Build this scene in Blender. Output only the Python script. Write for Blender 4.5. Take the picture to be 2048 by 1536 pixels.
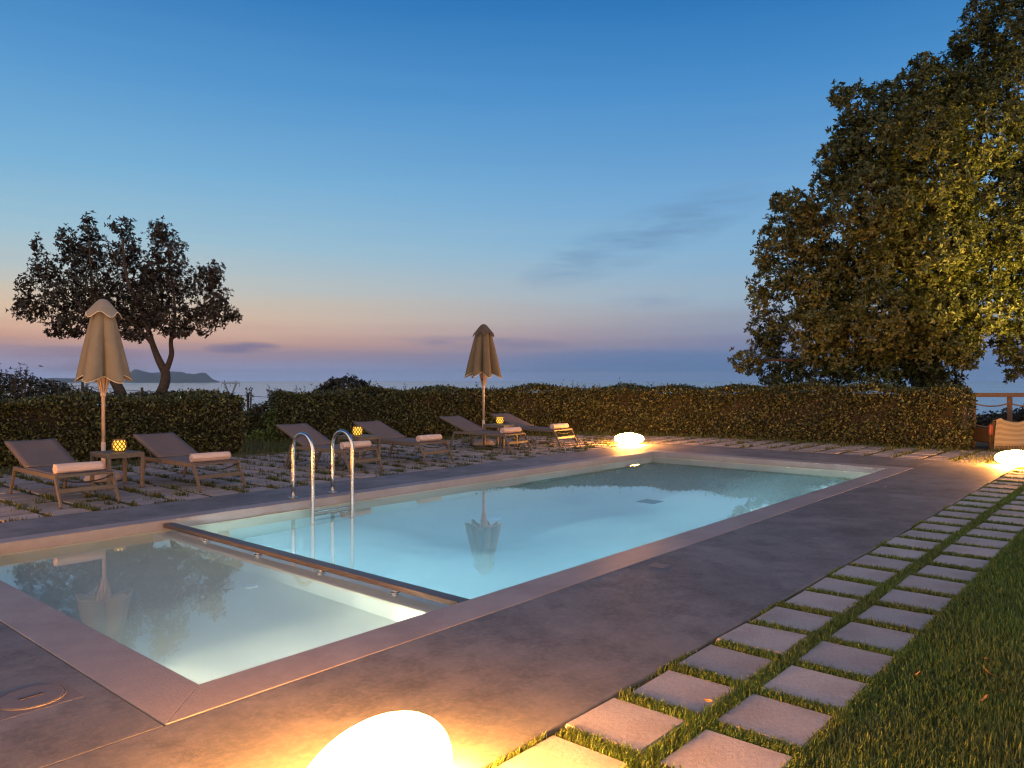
import bpy, math, numpy as np
from mathutils import Vector, Matrix
for _o in list(bpy.data.objects): bpy.data.objects.remove(_o)
S = bpy.context.scene
COL = S.collection
R = math.radians
rng = np.random.default_rng(11)

# ------------------------------------------------------------------ camera
# pool coordinates: x along the pool, y across it, origin at the near inner corner of the coping, z = 0 the deck
CAM = np.array([-1.6612, -3.2437, 1.3407]); YAW, PIT, F = 0.7104, -0.0073, 1540.09
FW = np.array([math.cos(YAW)*math.cos(PIT), math.sin(YAW)*math.cos(PIT), math.sin(PIT)])
RT = np.array([math.sin(YAW), -math.cos(YAW), 0.0]); UP = np.cross(RT, FW)
cd = bpy.data.cameras.new('camera'); cam = bpy.data.objects.new('camera', cd); COL.objects.link(cam)
cd.sensor_width = 36; cd.lens = 36*F/2048; cd.clip_start = 0.05; cd.clip_end = 300000
m = Matrix.Identity(4)
for i in range(3):
    m[i][0], m[i][1], m[i][2], m[i][3] = RT[i], UP[i], -FW[i], CAM[i]
cam.matrix_world = m
S.camera = cam
S.view_settings.view_transform = 'Standard'; S.view_settings.look = 'None'
S.view_settings.exposure = 0.0; S.view_settings.gamma = 1.0
S.render.engine = 'CYCLES'
cy = S.cycles
cy.use_denoising = True
try: cy.denoiser = 'OPENIMAGEDENOISE'
except Exception: pass
cy.sample_clamp_indirect = 25.0; cy.blur_glossy = 1.0
cy.filter_width = 1.2
cy.max_bounces = 9; cy.diffuse_bounces = 3; cy.glossy_bounces = 4; cy.transmission_bounces = 6; cy.transparent_max_bounces = 8
cy.volume_bounces = 0; cy.caustics_reflective = False; cy.caustics_refractive = True

def depth_pt(px, py, d):
    """world point seen in that direction, d metres away along the view axis"""
    return CAM + (FW + RT*(px-1024)/F + UP*(768-py)/F)*d

# ------------------------------------------------------------------ node helpers
def lin(r, g, b):
    f = lambda c: (c/255/12.92 if c/255 <= .04045 else ((c/255+.055)/1.055)**2.4)
    return (f(r), f(g), f(b), 1.0)

def nd(nt, typ, ins=None, **props):
    n = nt.nodes.new(typ)
    for k, v in props.items(): setattr(n, k, v)
    for k, v in (ins or {}).items():
        s = n.inputs[k]
        if isinstance(v, bpy.types.NodeSocket): nt.links.new(v, s)
        elif isinstance(v, tuple) and len(v) == 3 and s.type == 'RGBA': s.default_value = v+(1,)
        else: s.default_value = v
    return n

def ramp(nt, fac, stops, interp='LINEAR'):
    n = nd(nt, 'ShaderNodeValToRGB', {'Fac': fac})
    n.color_ramp.interpolation = interp
    e = n.color_ramp.elements
    while len(e) < len(stops): e.new(0.5)
    for el, (p, c) in zip(e, stops):
        el.position = p; el.color = c if len(c) == 4 else tuple(c)+(1,)
    return n.outputs['Color']

def mth(nt, op, a, b=None, clamp=False):
    ins = {0: a}
    if b is not None: ins[1] = b
    return nd(nt, 'ShaderNodeMath', ins, operation=op, use_clamp=clamp).outputs[0]

def mixc(nt, f, a, b, mode='MIX'):
    n = nd(nt, 'ShaderNodeMix', data_type='RGBA', blend_type=mode)
    for k, v in ((0, f), (6, a), (7, b)):
        s = n.inputs[k]
        if isinstance(v, bpy.types.NodeSocket): nt.links.new(v, s)
        elif isinstance(v, tuple) and len(v) == 3: s.default_value = v+(1,)
        else: s.default_value = v
    return n.outputs[2]

# ------------------------------------------------------------------ the dusk sky
W = bpy.data.worlds.new('World'); S.world = W; W.use_nodes = True
nt = W.node_tree; nt.nodes.clear()
dirv = nd(nt, 'ShaderNodeNewGeometry').outputs['Incoming']
dirv = nd(nt, 'ShaderNodeVectorMath', {0: dirv, 1: (-1, -1, -1)}, operation='MULTIPLY').outputs[0]
dirv = nd(nt, 'ShaderNodeVectorMath', {0: dirv}, operation='NORMALIZE').outputs[0]
sep = nd(nt, 'ShaderNodeSeparateXYZ', {0: dirv}); dz = sep.outputs[2]
el = mth(nt, 'MULTIPLY', mth(nt, 'ARCSINE', dz), 180/math.pi)         # elevation in degrees
def az_dir(deg):
    a = YAW - R(deg); return (math.cos(a), math.sin(a), 0.0)
dot = lambda v: nd(nt, 'ShaderNodeVectorMath', {0: dirv, 1: v}, operation='DOT_PRODUCT').outputs['Value']
nz = nd(nt, 'ShaderNodeTexNoise', {'Vector': nd(nt, 'ShaderNodeVectorMath', {0: dirv, 1: (3, 3, 60)}, operation='MULTIPLY').outputs[0],
        'Scale': 1.0, 'Detail': 4.0, 'Roughness': .55}).outputs['Fac']
elw = mth(nt, 'ADD', el, mth(nt, 'MULTIPLY', mth(nt, 'SUBTRACT', nz, .5), 1.6))  # uneven bands of haze
fac = mth(nt, 'POWER', mth(nt, 'DIVIDE', mth(nt, 'MAXIMUM', elw, 0.0), 90.0, clamp=True), 0.5)
pos = lambda e: (e/90)**.5
def sky_ramp(st): return ramp(nt, fac, [(pos(e), lin(*c)) for e, c in st])
left = sky_ramp([(0, (164, 172, 216)), (.6, (160, 160, 196)), (1.3, (160, 146, 168)), (1.9, (168, 143, 154)), (2.5, (204, 160, 144)), (3.3, (218, 175, 151)),
                 (4.4, (222, 193, 166)), (5.6, (208, 197, 180)), (7.0, (188, 198, 198)), (9.5, (160, 195, 212)), (14, (122, 178, 216)), (20, (88, 152, 207)),
                 (27, (48, 120, 186)), (45, (38, 92, 156)), (90, (24, 64, 122))])
right = sky_ramp([(0, (108, 142, 190)), (.6, (104, 138, 184)), (1.6, (108, 132, 174)), (2.6, (128, 138, 170)), (4.2, (146, 160, 182)),
                  (6.0, (152, 178, 200)), (9, (134, 178, 212)), (13, (116, 168, 213)), (20, (74, 142, 203)),
                  (27, (36, 112, 180)), (45, (32, 84, 150)), (90, (22, 60, 118))])
azf = nd(nt, 'ShaderNodeMapRange', {0: dot(az_dir(115)), 1: -.90, 2: -.02}, interpolation_type='SMOOTHSTEP').outputs[0]
front = mixc(nt, azf, left, right)
# thin streaks of dark cloud
def streak(az0, az1, e0, e1, slope, colr, amount, scale, thr):
    a0 = math.sin(R((az0+az1)/2))
    side = dot(tuple(RT))                                             # sine of the bearing, to the right
    u = mth(nt, 'DIVIDE', mth(nt, 'SUBTRACT', side, a0), abs(math.sin(R(az1))-math.sin(R(az0)))/2)
    v = mth(nt, 'DIVIDE', mth(nt, 'SUBTRACT', mth(nt, 'SUBTRACT', el, mth(nt, 'MULTIPLY', u, slope)), (e0+e1)/2), (e1-e0)/2)
    rr = mth(nt, 'SUBTRACT', 1.0, mth(nt, 'ADD', mth(nt, 'MULTIPLY', u, u), mth(nt, 'MULTIPLY', v, v)), clamp=True)
    n = nd(nt, 'ShaderNodeTexNoise', {'Vector': nd(nt, 'ShaderNodeVectorMath', {0: dirv, 1: (scale, scale, scale*7)}, operation='MULTIPLY').outputs[0],
           'Scale': 1.0, 'Detail': 5.0, 'Roughness': .6, 'Distortion': .4}).outputs['Fac']
    k = mth(nt, 'MULTIPLY', mth(nt, 'MULTIPLY', nd(nt, 'ShaderNodeMapRange', {0: n, 1: thr, 2: thr+.28}).outputs[0], mth(nt, 'POWER', rr, .8)), amount, clamp=True)
    gate = mth(nt, 'GREATER_THAN', dot((math.cos(YAW), math.sin(YAW), 0)), 0.0)
    return mth(nt, 'MULTIPLY', k, gate), lin(*colr)
for args in ((0, 19, 8.0, 12.5, 3.2, (104, 140, 178), .55, 9, .34), (-22, -16.5, 1.7, 2.6, .1, (120, 116, 150), .95, 14, .25),
             (-9.5, 5, 2.1, 3.2, -.2, (126, 128, 160), .7, 12, .36), (-3, 22, -.6, 2.2, 0, (92, 122, 166), .6, 5, .2),
             (6, 14, 5.0, 6.2, .1, (128, 146, 180), .5, 10, .3), (-34, -24, .2, 2.2, 0, (136, 120, 144), .7, 6, .3)):
    k, c = streak(*args); front = mixc(nt, k, front, c)
# behind the camera the sky is a bright warm pink, added as fill light
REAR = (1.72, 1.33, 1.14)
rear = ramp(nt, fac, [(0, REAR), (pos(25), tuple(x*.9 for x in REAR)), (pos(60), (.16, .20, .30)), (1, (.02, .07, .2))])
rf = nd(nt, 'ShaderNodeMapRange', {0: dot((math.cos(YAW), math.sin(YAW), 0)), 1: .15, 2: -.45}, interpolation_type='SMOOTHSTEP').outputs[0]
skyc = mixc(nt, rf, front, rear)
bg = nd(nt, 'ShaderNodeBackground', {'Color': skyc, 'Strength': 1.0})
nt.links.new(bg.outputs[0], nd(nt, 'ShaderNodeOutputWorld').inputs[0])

# ------------------------------------------------------------------ materials
def material(name, color, rough=.6, metal=0.0, var=None, bump=None, spec=.5, coat=None, rand=None, stain=None, translucent=None, island=None, coords='Object'):
    """procedural surface: var (scale, amount), bump (scale, strength), stain (scale, colour, amount), rand = change per object"""
    M = bpy.data.materials.new(name); M.use_nodes = True; t = M.node_tree; t.nodes.clear()
    out = nd(t, 'ShaderNodeOutputMaterial')
    if coords == 'World': vec = nd(t, 'ShaderNodeNewGeometry').outputs['Position']
    else: vec = nd(t, 'ShaderNodeTexCoord').outputs['Object']
    c = color+(1,) if len(color) == 3 else color
    colr = nd(t, 'ShaderNodeRGB'); colr.outputs[0].default_value = c; colr = colr.outputs[0]
    noise = lambda sc, det=5.0, ro=.6, v=vec: nd(t, 'ShaderNodeTexNoise', {'Vector': v, 'Scale': sc, 'Detail': det, 'Roughness': ro}).outputs['Fac']
    if stain:
        for sc, sc_col, am in stain:
            k = nd(t, 'ShaderNodeMapRange', {0: noise(sc, 7.0, .65), 1: .44 if sc < 3 else .48, 2: .66 if sc < 3 else .60}).outputs[0]
            colr = mixc(t, mth(t, 'MULTIPLY', k, am), colr, sc_col)
    if var:
        sc, am = var
        k = nd(t, 'ShaderNodeMapRange', {0: noise(sc), 1: .25, 2: .75, 3: 1-am, 4: 1+am}).outputs[0]
        colr = mixc(t, 1.0, colr, nd(t, 'ShaderNodeCombineColor', {0: k, 1: k, 2: k}).outputs[0], 'MULTIPLY')
    if rand:
        k = nd(t, 'ShaderNodeMapRange', {0: nd(t, 'ShaderNodeObjectInfo').outputs['Random'], 3: 1-rand, 4: 1+rand}).outputs[0]
        colr = mixc(t, 1.0, colr, nd(t, 'ShaderNodeCombineColor', {0: k, 1: k, 2: k}).outputs[0], 'MULTIPLY')
    if island:
        k = nd(t, 'ShaderNodeNewGeometry').outputs['Random Per Island']
        colr = mixc(t, mth(t, 'POWER', k, 2.0), colr, island)
        k2 = nd(t, 'ShaderNodeMapRange', {0: mth(t, 'FRACT', mth(t, 'MULTIPLY', k, 37.7)), 3: .55, 4: 1.5}).outputs[0]
        colr = mixc(t, 1.0, colr, nd(t, 'ShaderNodeCombineColor', {0: k2, 1: k2, 2: k2}).outputs[0], 'MULTIPLY')
    ins = {'Base Color': colr, 'Roughness': rough, 'Metallic': metal, 'Specular IOR Level': spec}
    if coat: ins['Coat Weight'] = coat
    if bump:
        h = None
        for sc, st in (bump if isinstance(bump, list) else [bump]):
            b = nd(t, 'ShaderNodeBump', {'Height': noise(sc, 3.0), 'Strength': st, 'Distance': .5/sc})
            if h is not None: t.links.new(h, b.inputs['Normal'])
            h = b.outputs[0]
        ins['Normal'] = h
    p = nd(t, 'ShaderNodeBsdfPrincipled', ins)
    sh = p.outputs[0]
    if translucent:
        tr = nd(t, 'ShaderNodeBsdfTranslucent', {'Color': colr})
        sh = nd(t, 'ShaderNodeMixShader', {0: translucent, 1: sh, 2: tr.outputs[0]}).outputs[0]
    t.links.new(sh, out.inputs[0])
    return M

def emitter(name, color, strength):
    M = bpy.data.materials.new(name); M.use_nodes = True; t = M.node_tree; t.nodes.clear()
    e = nd(t, 'ShaderNodeEmission', {'Color': color, 'Strength': strength})
    t.links.new(e.outputs[0], nd(t, 'ShaderNodeOutputMaterial').inputs[0]); return M

LAMP = (1.0, .37, .065)
mt = dict(
    deck=material('deck_concrete', (.145, .148, .158), .64, var=(1.1, .22), bump=[(110, .22), (320, .30)], coords='World', spec=.4,
                  stain=[(.5, (.080, .082, .090), .8), (1.5, (.245, .235, .235), .6), (3.6, (.078, .076, .08), .55), (8, (.20, .185, .178), .35), (34, (.25, .225, .205), .28)]),
    coping=material('stucco_coping', (.300, .268, .265), .55, var=(2.2, .12), bump=[(70, .55), (160, .4)], coords='World', stain=[(1.3, (.225, .19, .188), .6), (9, (.34, .295, .285), .3)]),
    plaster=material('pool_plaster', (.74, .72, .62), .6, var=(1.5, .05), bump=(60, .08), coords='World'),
    wall_plaster=material('dimmed_beige_plaster', (.47, .42, .30), .6, var=(1.5, .08), bump=(60, .08), coords='World'),  # beige made darker than the floor, painting in weaker lamp light on walls
    slab=material('paving_slab', (.41, .38, .37), .8, var=(9, .10), bump=[(40, .15), (160, .3)], rand=.14, stain=[(4, (.27, .23, .215), .5), (60, (.2, .17, .16), .3)]),
    slab_dark=material('terrace_slab_concrete', (.33, .29, .28), .8, var=(9, .12), bump=[(40, .15), (160, .3)], rand=.16, stain=[(4, (.23, .20, .19), .6), (60, (.17, .15, .14), .35)]),
    soil=material('soil', (.060, .055, .028), .95, var=(1.6, .4), bump=[(3, .5), (40, .6)], coords='World', stain=[(.8, (.040, .055, .016), .8), (9, (.085, .065, .04), .5)]),
    steel=material('steel', (.62, .60, .58), .2, 1.0),
    chrome=material('chrome', (.75, .75, .75), .08, 1.0),
    taupe=material('taupe_metal', (.118, .095, .074), .5, var=(14, .07), bump=(220, .04)),
    sling=material('sling_fabric', (.155, .118, .106), .8, var=(4, .06), bump=[(400, .5), (10, .05)]),
    black=material('black_tube', (.02, .018, .018), .5),
    towel=material('towel_terry', (.62, .47, .41), .95, var=(10, .06), bump=[(170, .9), (25, .25)]),
    canvas=material('parasol_canvas', (.25, .212, .15), .9, var=(6, .07), bump=[(300, .25), (7, .12)], translucent=.12),
    canvas_cap=material('parasol_cap_canvas', (.31, .275, .225), .9, var=(6, .07), bump=[(300, .25), (9, .12)], translucent=.12),
    canvas_dark=material('parasol_canvas_brown', (.155, .118, .07), .9, var=(6, .09), bump=[(300, .25), (7, .12)], translucent=.1),
    cap_dark=material('parasol_cap_brown', (.09, .066, .048), .9, var=(6, .09), bump=[(300, .25), (9, .12)]),
    piping=material('white_piping', (.66, .60, .48), .8),
    pole=material('cream_pole', (.58, .43, .32), .45, var=(8, .05)),
    base=material('stone_base', (.38, .31, .27), .9, var=(12, .15), bump=(40, .4)),
    lattice=material('lantern_lattice', (.16, .08, .02), .5),
    timber=material('brown_timber', (.125, .070, .040), .7, var=(6, .25), bump=[(30, .3)]),
    rope=material('rope', (.20, .12, .07), .9, bump=(150, .6)),
    bark=material('bark', (.062, .042, .032), .95, var=(9, .35), bump=[(14, .8), (50, .6)]),
    hedge_leaf=material('hedge_leaf', (.020, .026, .009), .40, translucent=.2, island=(.150, .165, .055)),
    hedge_tip=material('hedge_tip', (.085, .105, .040), .5, translucent=.25, island=(.13, .13, .05)),
    twig=material('hedge_twigs', (.020, .014, .009), .95, var=(14, .5), bump=(30, .8)),
    carob=material('carob_leaf', (.022, .019, .011), .5, translucent=.15, island=(.042, .028, .017)),
    oak=material('oak_leaf', (.046, .064, .016), .45, translucent=.25, island=(.135, .135, .034)),
    bush=material('bush_leaf', (.022, .026, .014), .6, translucent=.15, island=(.045, .035, .02)),
    weed=material('weed_leaf', (.08, .15, .032), .6, translucent=.3, island=(.16, .19, .06)),
    grass=material('lawn_grass', (.066, .150, .018), .55, translucent=.35, island=(.185, .215, .04), var=(1.3, .35), stain=[(.9, (.15, .12, .045), .55)], coords='World'),
    tuft=material('terrace_tufts', (.045, .078, .016), .6, translucent=.3, island=(.12, .125, .035), stain=[(1.1, (.12, .09, .035), .6)], coords='World'),
    dry=material('dry_leaf', (.40, .22, .08), .8, translucent=.2),
    hill=material('hill_rock', (.075, .075, .065), .95, var=(.002, .3), coords='World'),
    iron=material('galvanised_iron', (.10, .09, .09), .6, .5),
    post=material('weathered_post', (.07, .055, .045), .9),
    lid=material('cover_plate', (.16, .14, .138), .6, var=(20, .1), bump=(60, .2)),
    brass=material('brass_slot', (.07, .045, .03), .5, .6),
    white=material('white_plastic', (.80, .80, .76), .35),
    wicker=material('dark_wicker', (.055, .035, .022), .8, bump=(80, .8)),
    red=material('red_brown_frame', (.20, .05, .03), .6, var=(20, .2)),
    egg=emitter('glowing_shell', LAMP, 410.0),
    flame=emitter('lantern_glow', (1.0, .56, .07), 1.7),
    pool_lamp=emitter('pool_lamp_lens', (.84, 1.0, .98), 820.0),
    paddle_lamp=emitter('paddling_lamp_lens', (1.0, .83, .62), 940.0),
    spot=emitter('assumed_spot_lens', (1.0, .6, .25), 20.0),
)
# water in the pool: a clear body that tints what lies deeper
def water_mat():
    M = bpy.data.materials.new('pool_water'); M.use_nodes = True; t = M.node_tree; t.nodes.clear()
    o = nd(t, 'ShaderNodeOutputMaterial')
    pos_ = nd(t, 'ShaderNodeNewGeometry').outputs['Position']
    nz_ = nd(t, 'ShaderNodeTexNoise', {'Vector': pos_, 'Scale': 2.2, 'Detail': 2.0}).outputs['Fac']
    b = nd(t, 'ShaderNodeBump', {'Height': nz_, 'Strength': .003, 'Distance': .05})
    g = nd(t, 'ShaderNodeBsdfGlass', {'Color': (1, 1, 1, 1), 'IOR': 1.33, 'Roughness': 0.0, 'Normal': b.outputs[0]})
    v = nd(t, 'ShaderNodeVolumeAbsorption', {'Color': (.30, .78, 1.0, 1), 'Density': .42})
    t.links.new(g.outputs[0], o.inputs[0]); t.links.new(v.outputs[0], o.inputs['Volume']); return M
mt['water'] = water_mat()
def sea_mat():
    M = bpy.data.materials.new('sea_water'); M.use_nodes = True; t = M.node_tree; t.nodes.clear()
    o = nd(t, 'ShaderNodeOutputMaterial')
    p_ = nd(t, 'ShaderNodeNewGeometry').outputs['Position']
    v_ = nd(t, 'ShaderNodeMapping', {'Vector': p_, 'Rotation': (0, 0, -YAW), 'Scale': (1/900, 1/6000, 1)}).outputs[0]
    n1 = nd(t, 'ShaderNodeTexNoise', {'Vector': v_, 'Scale': 1.0, 'Detail': 6.0, 'Roughness': .6}).outputs['Fac']
    rg = nd(t, 'ShaderNodeMapRange', {0: n1, 1: .35, 2: .65, 3: .06, 4: .16}).outputs[0]
    n2 = nd(t, 'ShaderNodeTexNoise', {'Vector': p_, 'Scale': .05, 'Detail': 3.0}).outputs['Fac']
    b = nd(t, 'ShaderNodeBump', {'Height': n2, 'Strength': .9, 'Distance': 5.0})
    p = nd(t, 'ShaderNodeBsdfPrincipled', {'Base Color': (.22, .44, .58, 1), 'Roughness': rg, 'IOR': 1.6, 'Normal': b.outputs[0]})
    t.links.new(p.outputs[0], o.inputs[0]); return M
mt['sea'] = sea_mat()

# ------------------------------------------------------------------ object helpers
def tag(o, label=None, cat=None, group=None, kind=None):
    for k, v in (('label', label), ('category', cat), ('group', group), ('kind', kind)):
        if v: o[k] = v
    return o

def empty(name, loc=(0, 0, 0), rz=0.0):
    o = bpy.data.objects.new(name, None); COL.objects.link(o)
    o.location = loc; o.rotation_euler = (0, 0, rz); o.empty_display_size = .1
    return o

def link(name, me, material_, parent=None, smooth=False):
    o = bpy.data.objects.new(name, me); COL.objects.link(o)
    for q in (material_ if isinstance(material_, (list, tuple)) else [material_]): me.materials.append(q)
    if parent is not None: o.parent = parent
    if smooth: me.polygons.foreach_set('use_smooth', np.ones(len(me.polygons), bool))
    return o

def kids(o): return [c for c in COL.objects if c.parent == o]
def copy_tree(o, parent=None):
    c = o.copy(); COL.objects.link(c)
    if parent is not None: c.parent = parent
    for ch in kids(o): copy_tree(ch, c)
    return c

def np_mesh(name, V, Fs, midx=None):
    """V (n,3); Fs list of (m,k) index arrays"""
    me = bpy.data.meshes.new(name)
    V = np.asarray(V, np.float32); me.vertices.add(len(V)); me.vertices.foreach_set('co', V.ravel())
    loops = np.concatenate([f.ravel() for f in Fs]).astype(np.int32)
    tot = np.concatenate([np.full(len(f), f.shape[1]) for f in Fs]).astype(np.int32)
    start = np.concatenate([[0], np.cumsum(tot)[:-1]]).astype(np.int32)
    me.loops.add(len(loops)); me.loops.foreach_set('vertex_index', loops)
    me.polygons.add(len(tot)); me.polygons.foreach_set('loop_start', start)
    try: me.polygons.foreach_set('loop_total', tot)
    except Exception: pass
    if midx is not None: me.polygons.foreach_set('material_index', midx.astype(np.int32))
    me.update(calc_edges=True); me.validate()
    return me

class MB:
    """collects plain shapes into one mesh"""
    def __init__(s): s.v = []; s.f = []
    def add(s, v, f):
        k = len(s.v); s.v += [tuple(p) for p in v]; s.f += [tuple(i+k for i in q) for q in f]; return s
    def box(s, x0, x1, y0, y1, z0, z1):
        return s.add([(x0, y0, z0), (x1, y0, z0), (x1, y1, z0), (x0, y1, z0), (x0, y0, z1), (x1, y0, z1), (x1, y1, z1), (x0, y1, z1)],
                     [(0, 3, 2, 1), (4, 5, 6, 7), (0, 1, 5, 4), (1, 2, 6, 5), (2, 3, 7, 6), (3, 0, 4, 7)])
    def bar(s, p, q, w, h, up=(0, 0, 1), taper=1.0):
        p, q, up = Vector(p), Vector(q), Vector(up); d = (q-p).normalized()
        a = d.cross(up); a = (a if a.length > 1e-4 else Vector((1, 0, 0))).normalized(); b = a.cross(d)
        v = []
        for o, k in ((p, 1.0), (q, taper)):
            for i, j in ((-1, -1), (1, -1), (1, 1), (-1, 1)): v.append(o+a*(w/2*i*k)+b*(h/2*j*k))
        return s.add(v, [(0, 1, 2, 3), (7, 6, 5, 4), (0, 4, 5, 1), (1, 5, 6, 2), (2, 6, 7, 3), (3, 7, 4, 0)])
    def tube(s, pts, r, n=10, cap=True):
        pts = [Vector(p) for p in pts]; rs = r if isinstance(r, (list, tuple, np.ndarray)) else [r]*len(pts)
        k = len(s.v); a = None
        for i, p in enumerate(pts):
            t = (pts[min(i+1, len(pts)-1)]-pts[max(i-1, 0)]).normalized()
            if a is None: a = t.orthogonal().normalized()
            a = (a-t*a.dot(t)).normalized(); b = t.cross(a)
            for j in range(n):
                w = 2*math.pi*j/n; s.v.append(tuple(p+(a*math.cos(w)+b*math.sin(w))*rs[i]))
        for i in range(len(pts)-1):
            for j in range(n):
                s.f.append((k+i*n+j, k+i*n+(j+1) % n, k+(i+1)*n+(j+1) % n, k+(i+1)*n+j))
        if cap:
            s.f.append(tuple(k+j for j in reversed(range(n)))); e = k+(len(pts)-1)*n
            s.f.append(tuple(e+j for j in range(n)))
        return s
    def lathe(s, prof, n=24, c=(0, 0, 0), cap=True):
        k = len(s.v)
        for r, z in prof:
            for j in range(n):
                w = 2*math.pi*j/n; s.v.append((c[0]+r*math.cos(w), c[1]+r*math.sin(w), c[2]+z))
        for i in range(len(prof)-1):
            for j in range(n): s.f.append((k+i*n+j, k+i*n+(j+1) % n, k+(i+1)*n+(j+1) % n, k+(i+1)*n+j))
        if cap:
            s.f.append(tuple(k+j for j in reversed(range(n)))); e = k+(len(prof)-1)*n
            s.f.append(tuple(e+j for j in range(n)))
        return s
    def grid(s, P):
        P = np.asarray(P); a, b = P.shape[:2]
        return s.add(P.reshape(-1, 3).tolist(), [(i*b+j, i*b+j+1, (i+1)*b+j+1, (i+1)*b+j) for i in range(a-1) for j in range(b-1)])
    def mesh(s, name):
        me = bpy.data.meshes.new(name); me.from_pydata(s.v, [], s.f); me.update(); return me
    def build(s, name, material_, parent=None, smooth=False, bevel=0.0, seg=2, thick=0.0):
        o = link(name, s.mesh(name), material_, parent, smooth)
        if thick:
            q = o.modifiers.new('thickness', 'SOLIDIFY'); q.thickness = thick; q.offset = 0
        if bevel:
            q = o.modifiers.new('bevel', 'BEVEL'); q.width = bevel; q.segments = seg; q.limit_method = 'ANGLE'; q.angle_limit = R(40)
        return o

# ------------------------------------------------------------------ ground, sea, far hills
def terrain():
    fx, fy = FW[0]/math.hypot(FW[0], FW[1]), FW[1]/math.hypot(FW[0], FW[1])
    far = [-5000, -2500, -1200, -600, -300, -150, -80, -45]
    xs = sorted(set(far+list(np.arange(-30, 46, 1.5))+[-.14, 10.9]+[60, 80, 110, 150, 220, 300, 450, 700, 1100, 1800, 2600, 4200, 6000]))
    ys = sorted(set(far+list(np.arange(-30, 46, 1.5))+[-.14, 4.14]+[60, 80, 110, 150, 220, 300, 450, 700, 1100, 1800, 2600, 4200, 6000]))
    X, Y = np.meshgrid(xs, ys, indexing='ij')
    s = (X-CAM[0])*fx+(Y-CAM[1])*fy
    lim = np.maximum(s-21, 0)
    Z = -.022-.048*lim
    bumpy = np.minimum(lim/10, 1)*(.25*np.sin(X*.31+1.3)*np.cos(Y*.27)+.4*np.sin(X*.053)*np.sin(Y*.061+2))
    Z = Z+bumpy
    V = np.stack([X, Y, Z], -1); a, b = X.shape; Fq = []
    for i in range(a-1):
        for j in range(b-1):
            if -.15 < xs[i] and xs[i+1] < 10.91 and -.15 < ys[j] and ys[j+1] < 4.15: continue   # the pool's excavation
            Fq.append((i*b+j, (i+1)*b+j, (i+1)*b+j+1, i*b+j+1))
    me = np_mesh('terrain', V.reshape(-1, 3), [np.array(Fq)])
    tag(link('terrain', me, mt['soil'], smooth=True), kind='structure')
terrain()
n = 96; mb = MB()
rad = [0, 300, 3000, 12000, 26500]
vv = [(0, 0, -92)]; ff = []
for r_ in rad[1:]:
    for j in range(n): vv.append((r_*math.cos(2*math.pi*j/n), r_*math.sin(2*math.pi*j/n), -92))
for j in range(n): ff.append((0, 1+j, 1+(j+1) % n))
for k in range(len(rad)-2):
    for j in range(n): ff.append((1+k*n+j, 1+(k+1)*n+j, 1+(k+1)*n+(j+1) % n, 1+k*n+(j+1) % n))
tag(mb.add(vv, ff).build('sea', mt['sea']), kind='structure')

def headland():
    D = 19000.0
    prof = [(20, 761.5), (60, 758), (110, 756), (170, 757), (215, 755.5), (250, 752), (262, 744), (271, 738), (282, 740), (300, 744.5), (318, 745), (335, 744), (355, 743),
            (366, 743), (374, 746), (392, 748), (402, 745.5), (413, 747), (419, 753), (424, 758), (432, 761), (440, 763)]
    px = np.array([p[0] for p in prof], float); py = np.array([p[1] for p in prof], float)
    xs = np.linspace(20, 440, 90); top = np.interp(xs, px, py)
    top += rng.normal(0, .25, len(xs))
    lines = []
    for t in np.linspace(-1, 1, 15):
        row = []
        for x, y in zip(xs, top):
            p = depth_pt(x, 762, D+t*2000)
            h = max(1.2+0-(y-757)/F*D+92-92+60, 0)
            w = max(0, 1-abs(t))**.8*(1+.05*math.sin(x*.08+t*5))
            row.append((p[0], p[1], -94+max(0, (depth_pt(x, y, D)[2]+94))*w))
        lines.append(row)
    tag(MB().grid(lines).build('hills', mt['hill'], smooth=True), kind='structure')
headland()

# ------------------------------------------------------------------ pool deck and the pool
WL = -.10                                                              # water level
d = MB()
d.box(-4.2, 12.5, -1.44, -.285, -.09, -.004); d.box(-4.2, 12.5, 4.205, 5.05, -.09, -.004)
d.box(-4.2, -.285, -.285, 4.205, -.09, -.004); d.box(11.03, 12.5, -.285, 4.205, -.09, -.004)
tag(d.build('pool_deck', mt['deck'], bevel=.006), kind='structure')

pool = tag(empty('swimming_pool'), 'long rectangular swimming pool with a pinkish stucco coping and lit pale water', 'swimming pool')
def ring(mb, o, i, z0, z1):                                            # mitred frame, one prism per side
    (a0, a1, b0, b1), (c0, c1, d0, d1) = o, i
    O = [(a0, b0), (a1, b0), (a1, b1), (a0, b1)]; I = [(c0, d0), (c1, d0), (c1, d1), (c0, d1)]
    for k in range(4):
        q = [O[k], O[(k+1) % 4], I[(k+1) % 4], I[k]]
        mb.add([(x, y, z0) for x, y in q]+[(x, y, z1) for x, y in q],
               [(3, 2, 1, 0), (4, 5, 6, 7), (0, 1, 5, 4), (1, 2, 6, 5), (2, 3, 7, 6), (3, 0, 4, 7)])
cp = MB(); ring(cp, (-.28, 11.025, -.28, 4.20), (0, 10.74, 0, 4.0), -.096, -.0028)
cp.build('coping', mt['coping'], pool, bevel=.0035, seg=2)
PX0, PX1 = 1.60, 1.86                                                  # partition between the two basins
DP, DM = -.48, -1.05                                                   # floors
bs = MB()
def quad(mb, *p): mb.add(p, [tuple(range(len(p)))])
x0, x1, y0, y1 = .012, 10.728, .012, 3.988
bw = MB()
quad(bs, (x0, y0, DP), (PX0, y0, DP), (PX0, y1, DP), (x0, y1, DP)); quad(bs, (PX1, y0, DM), (x1, y0, DM), (x1, y1, DM), (PX1, y1, DM))
T = -.094
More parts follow.
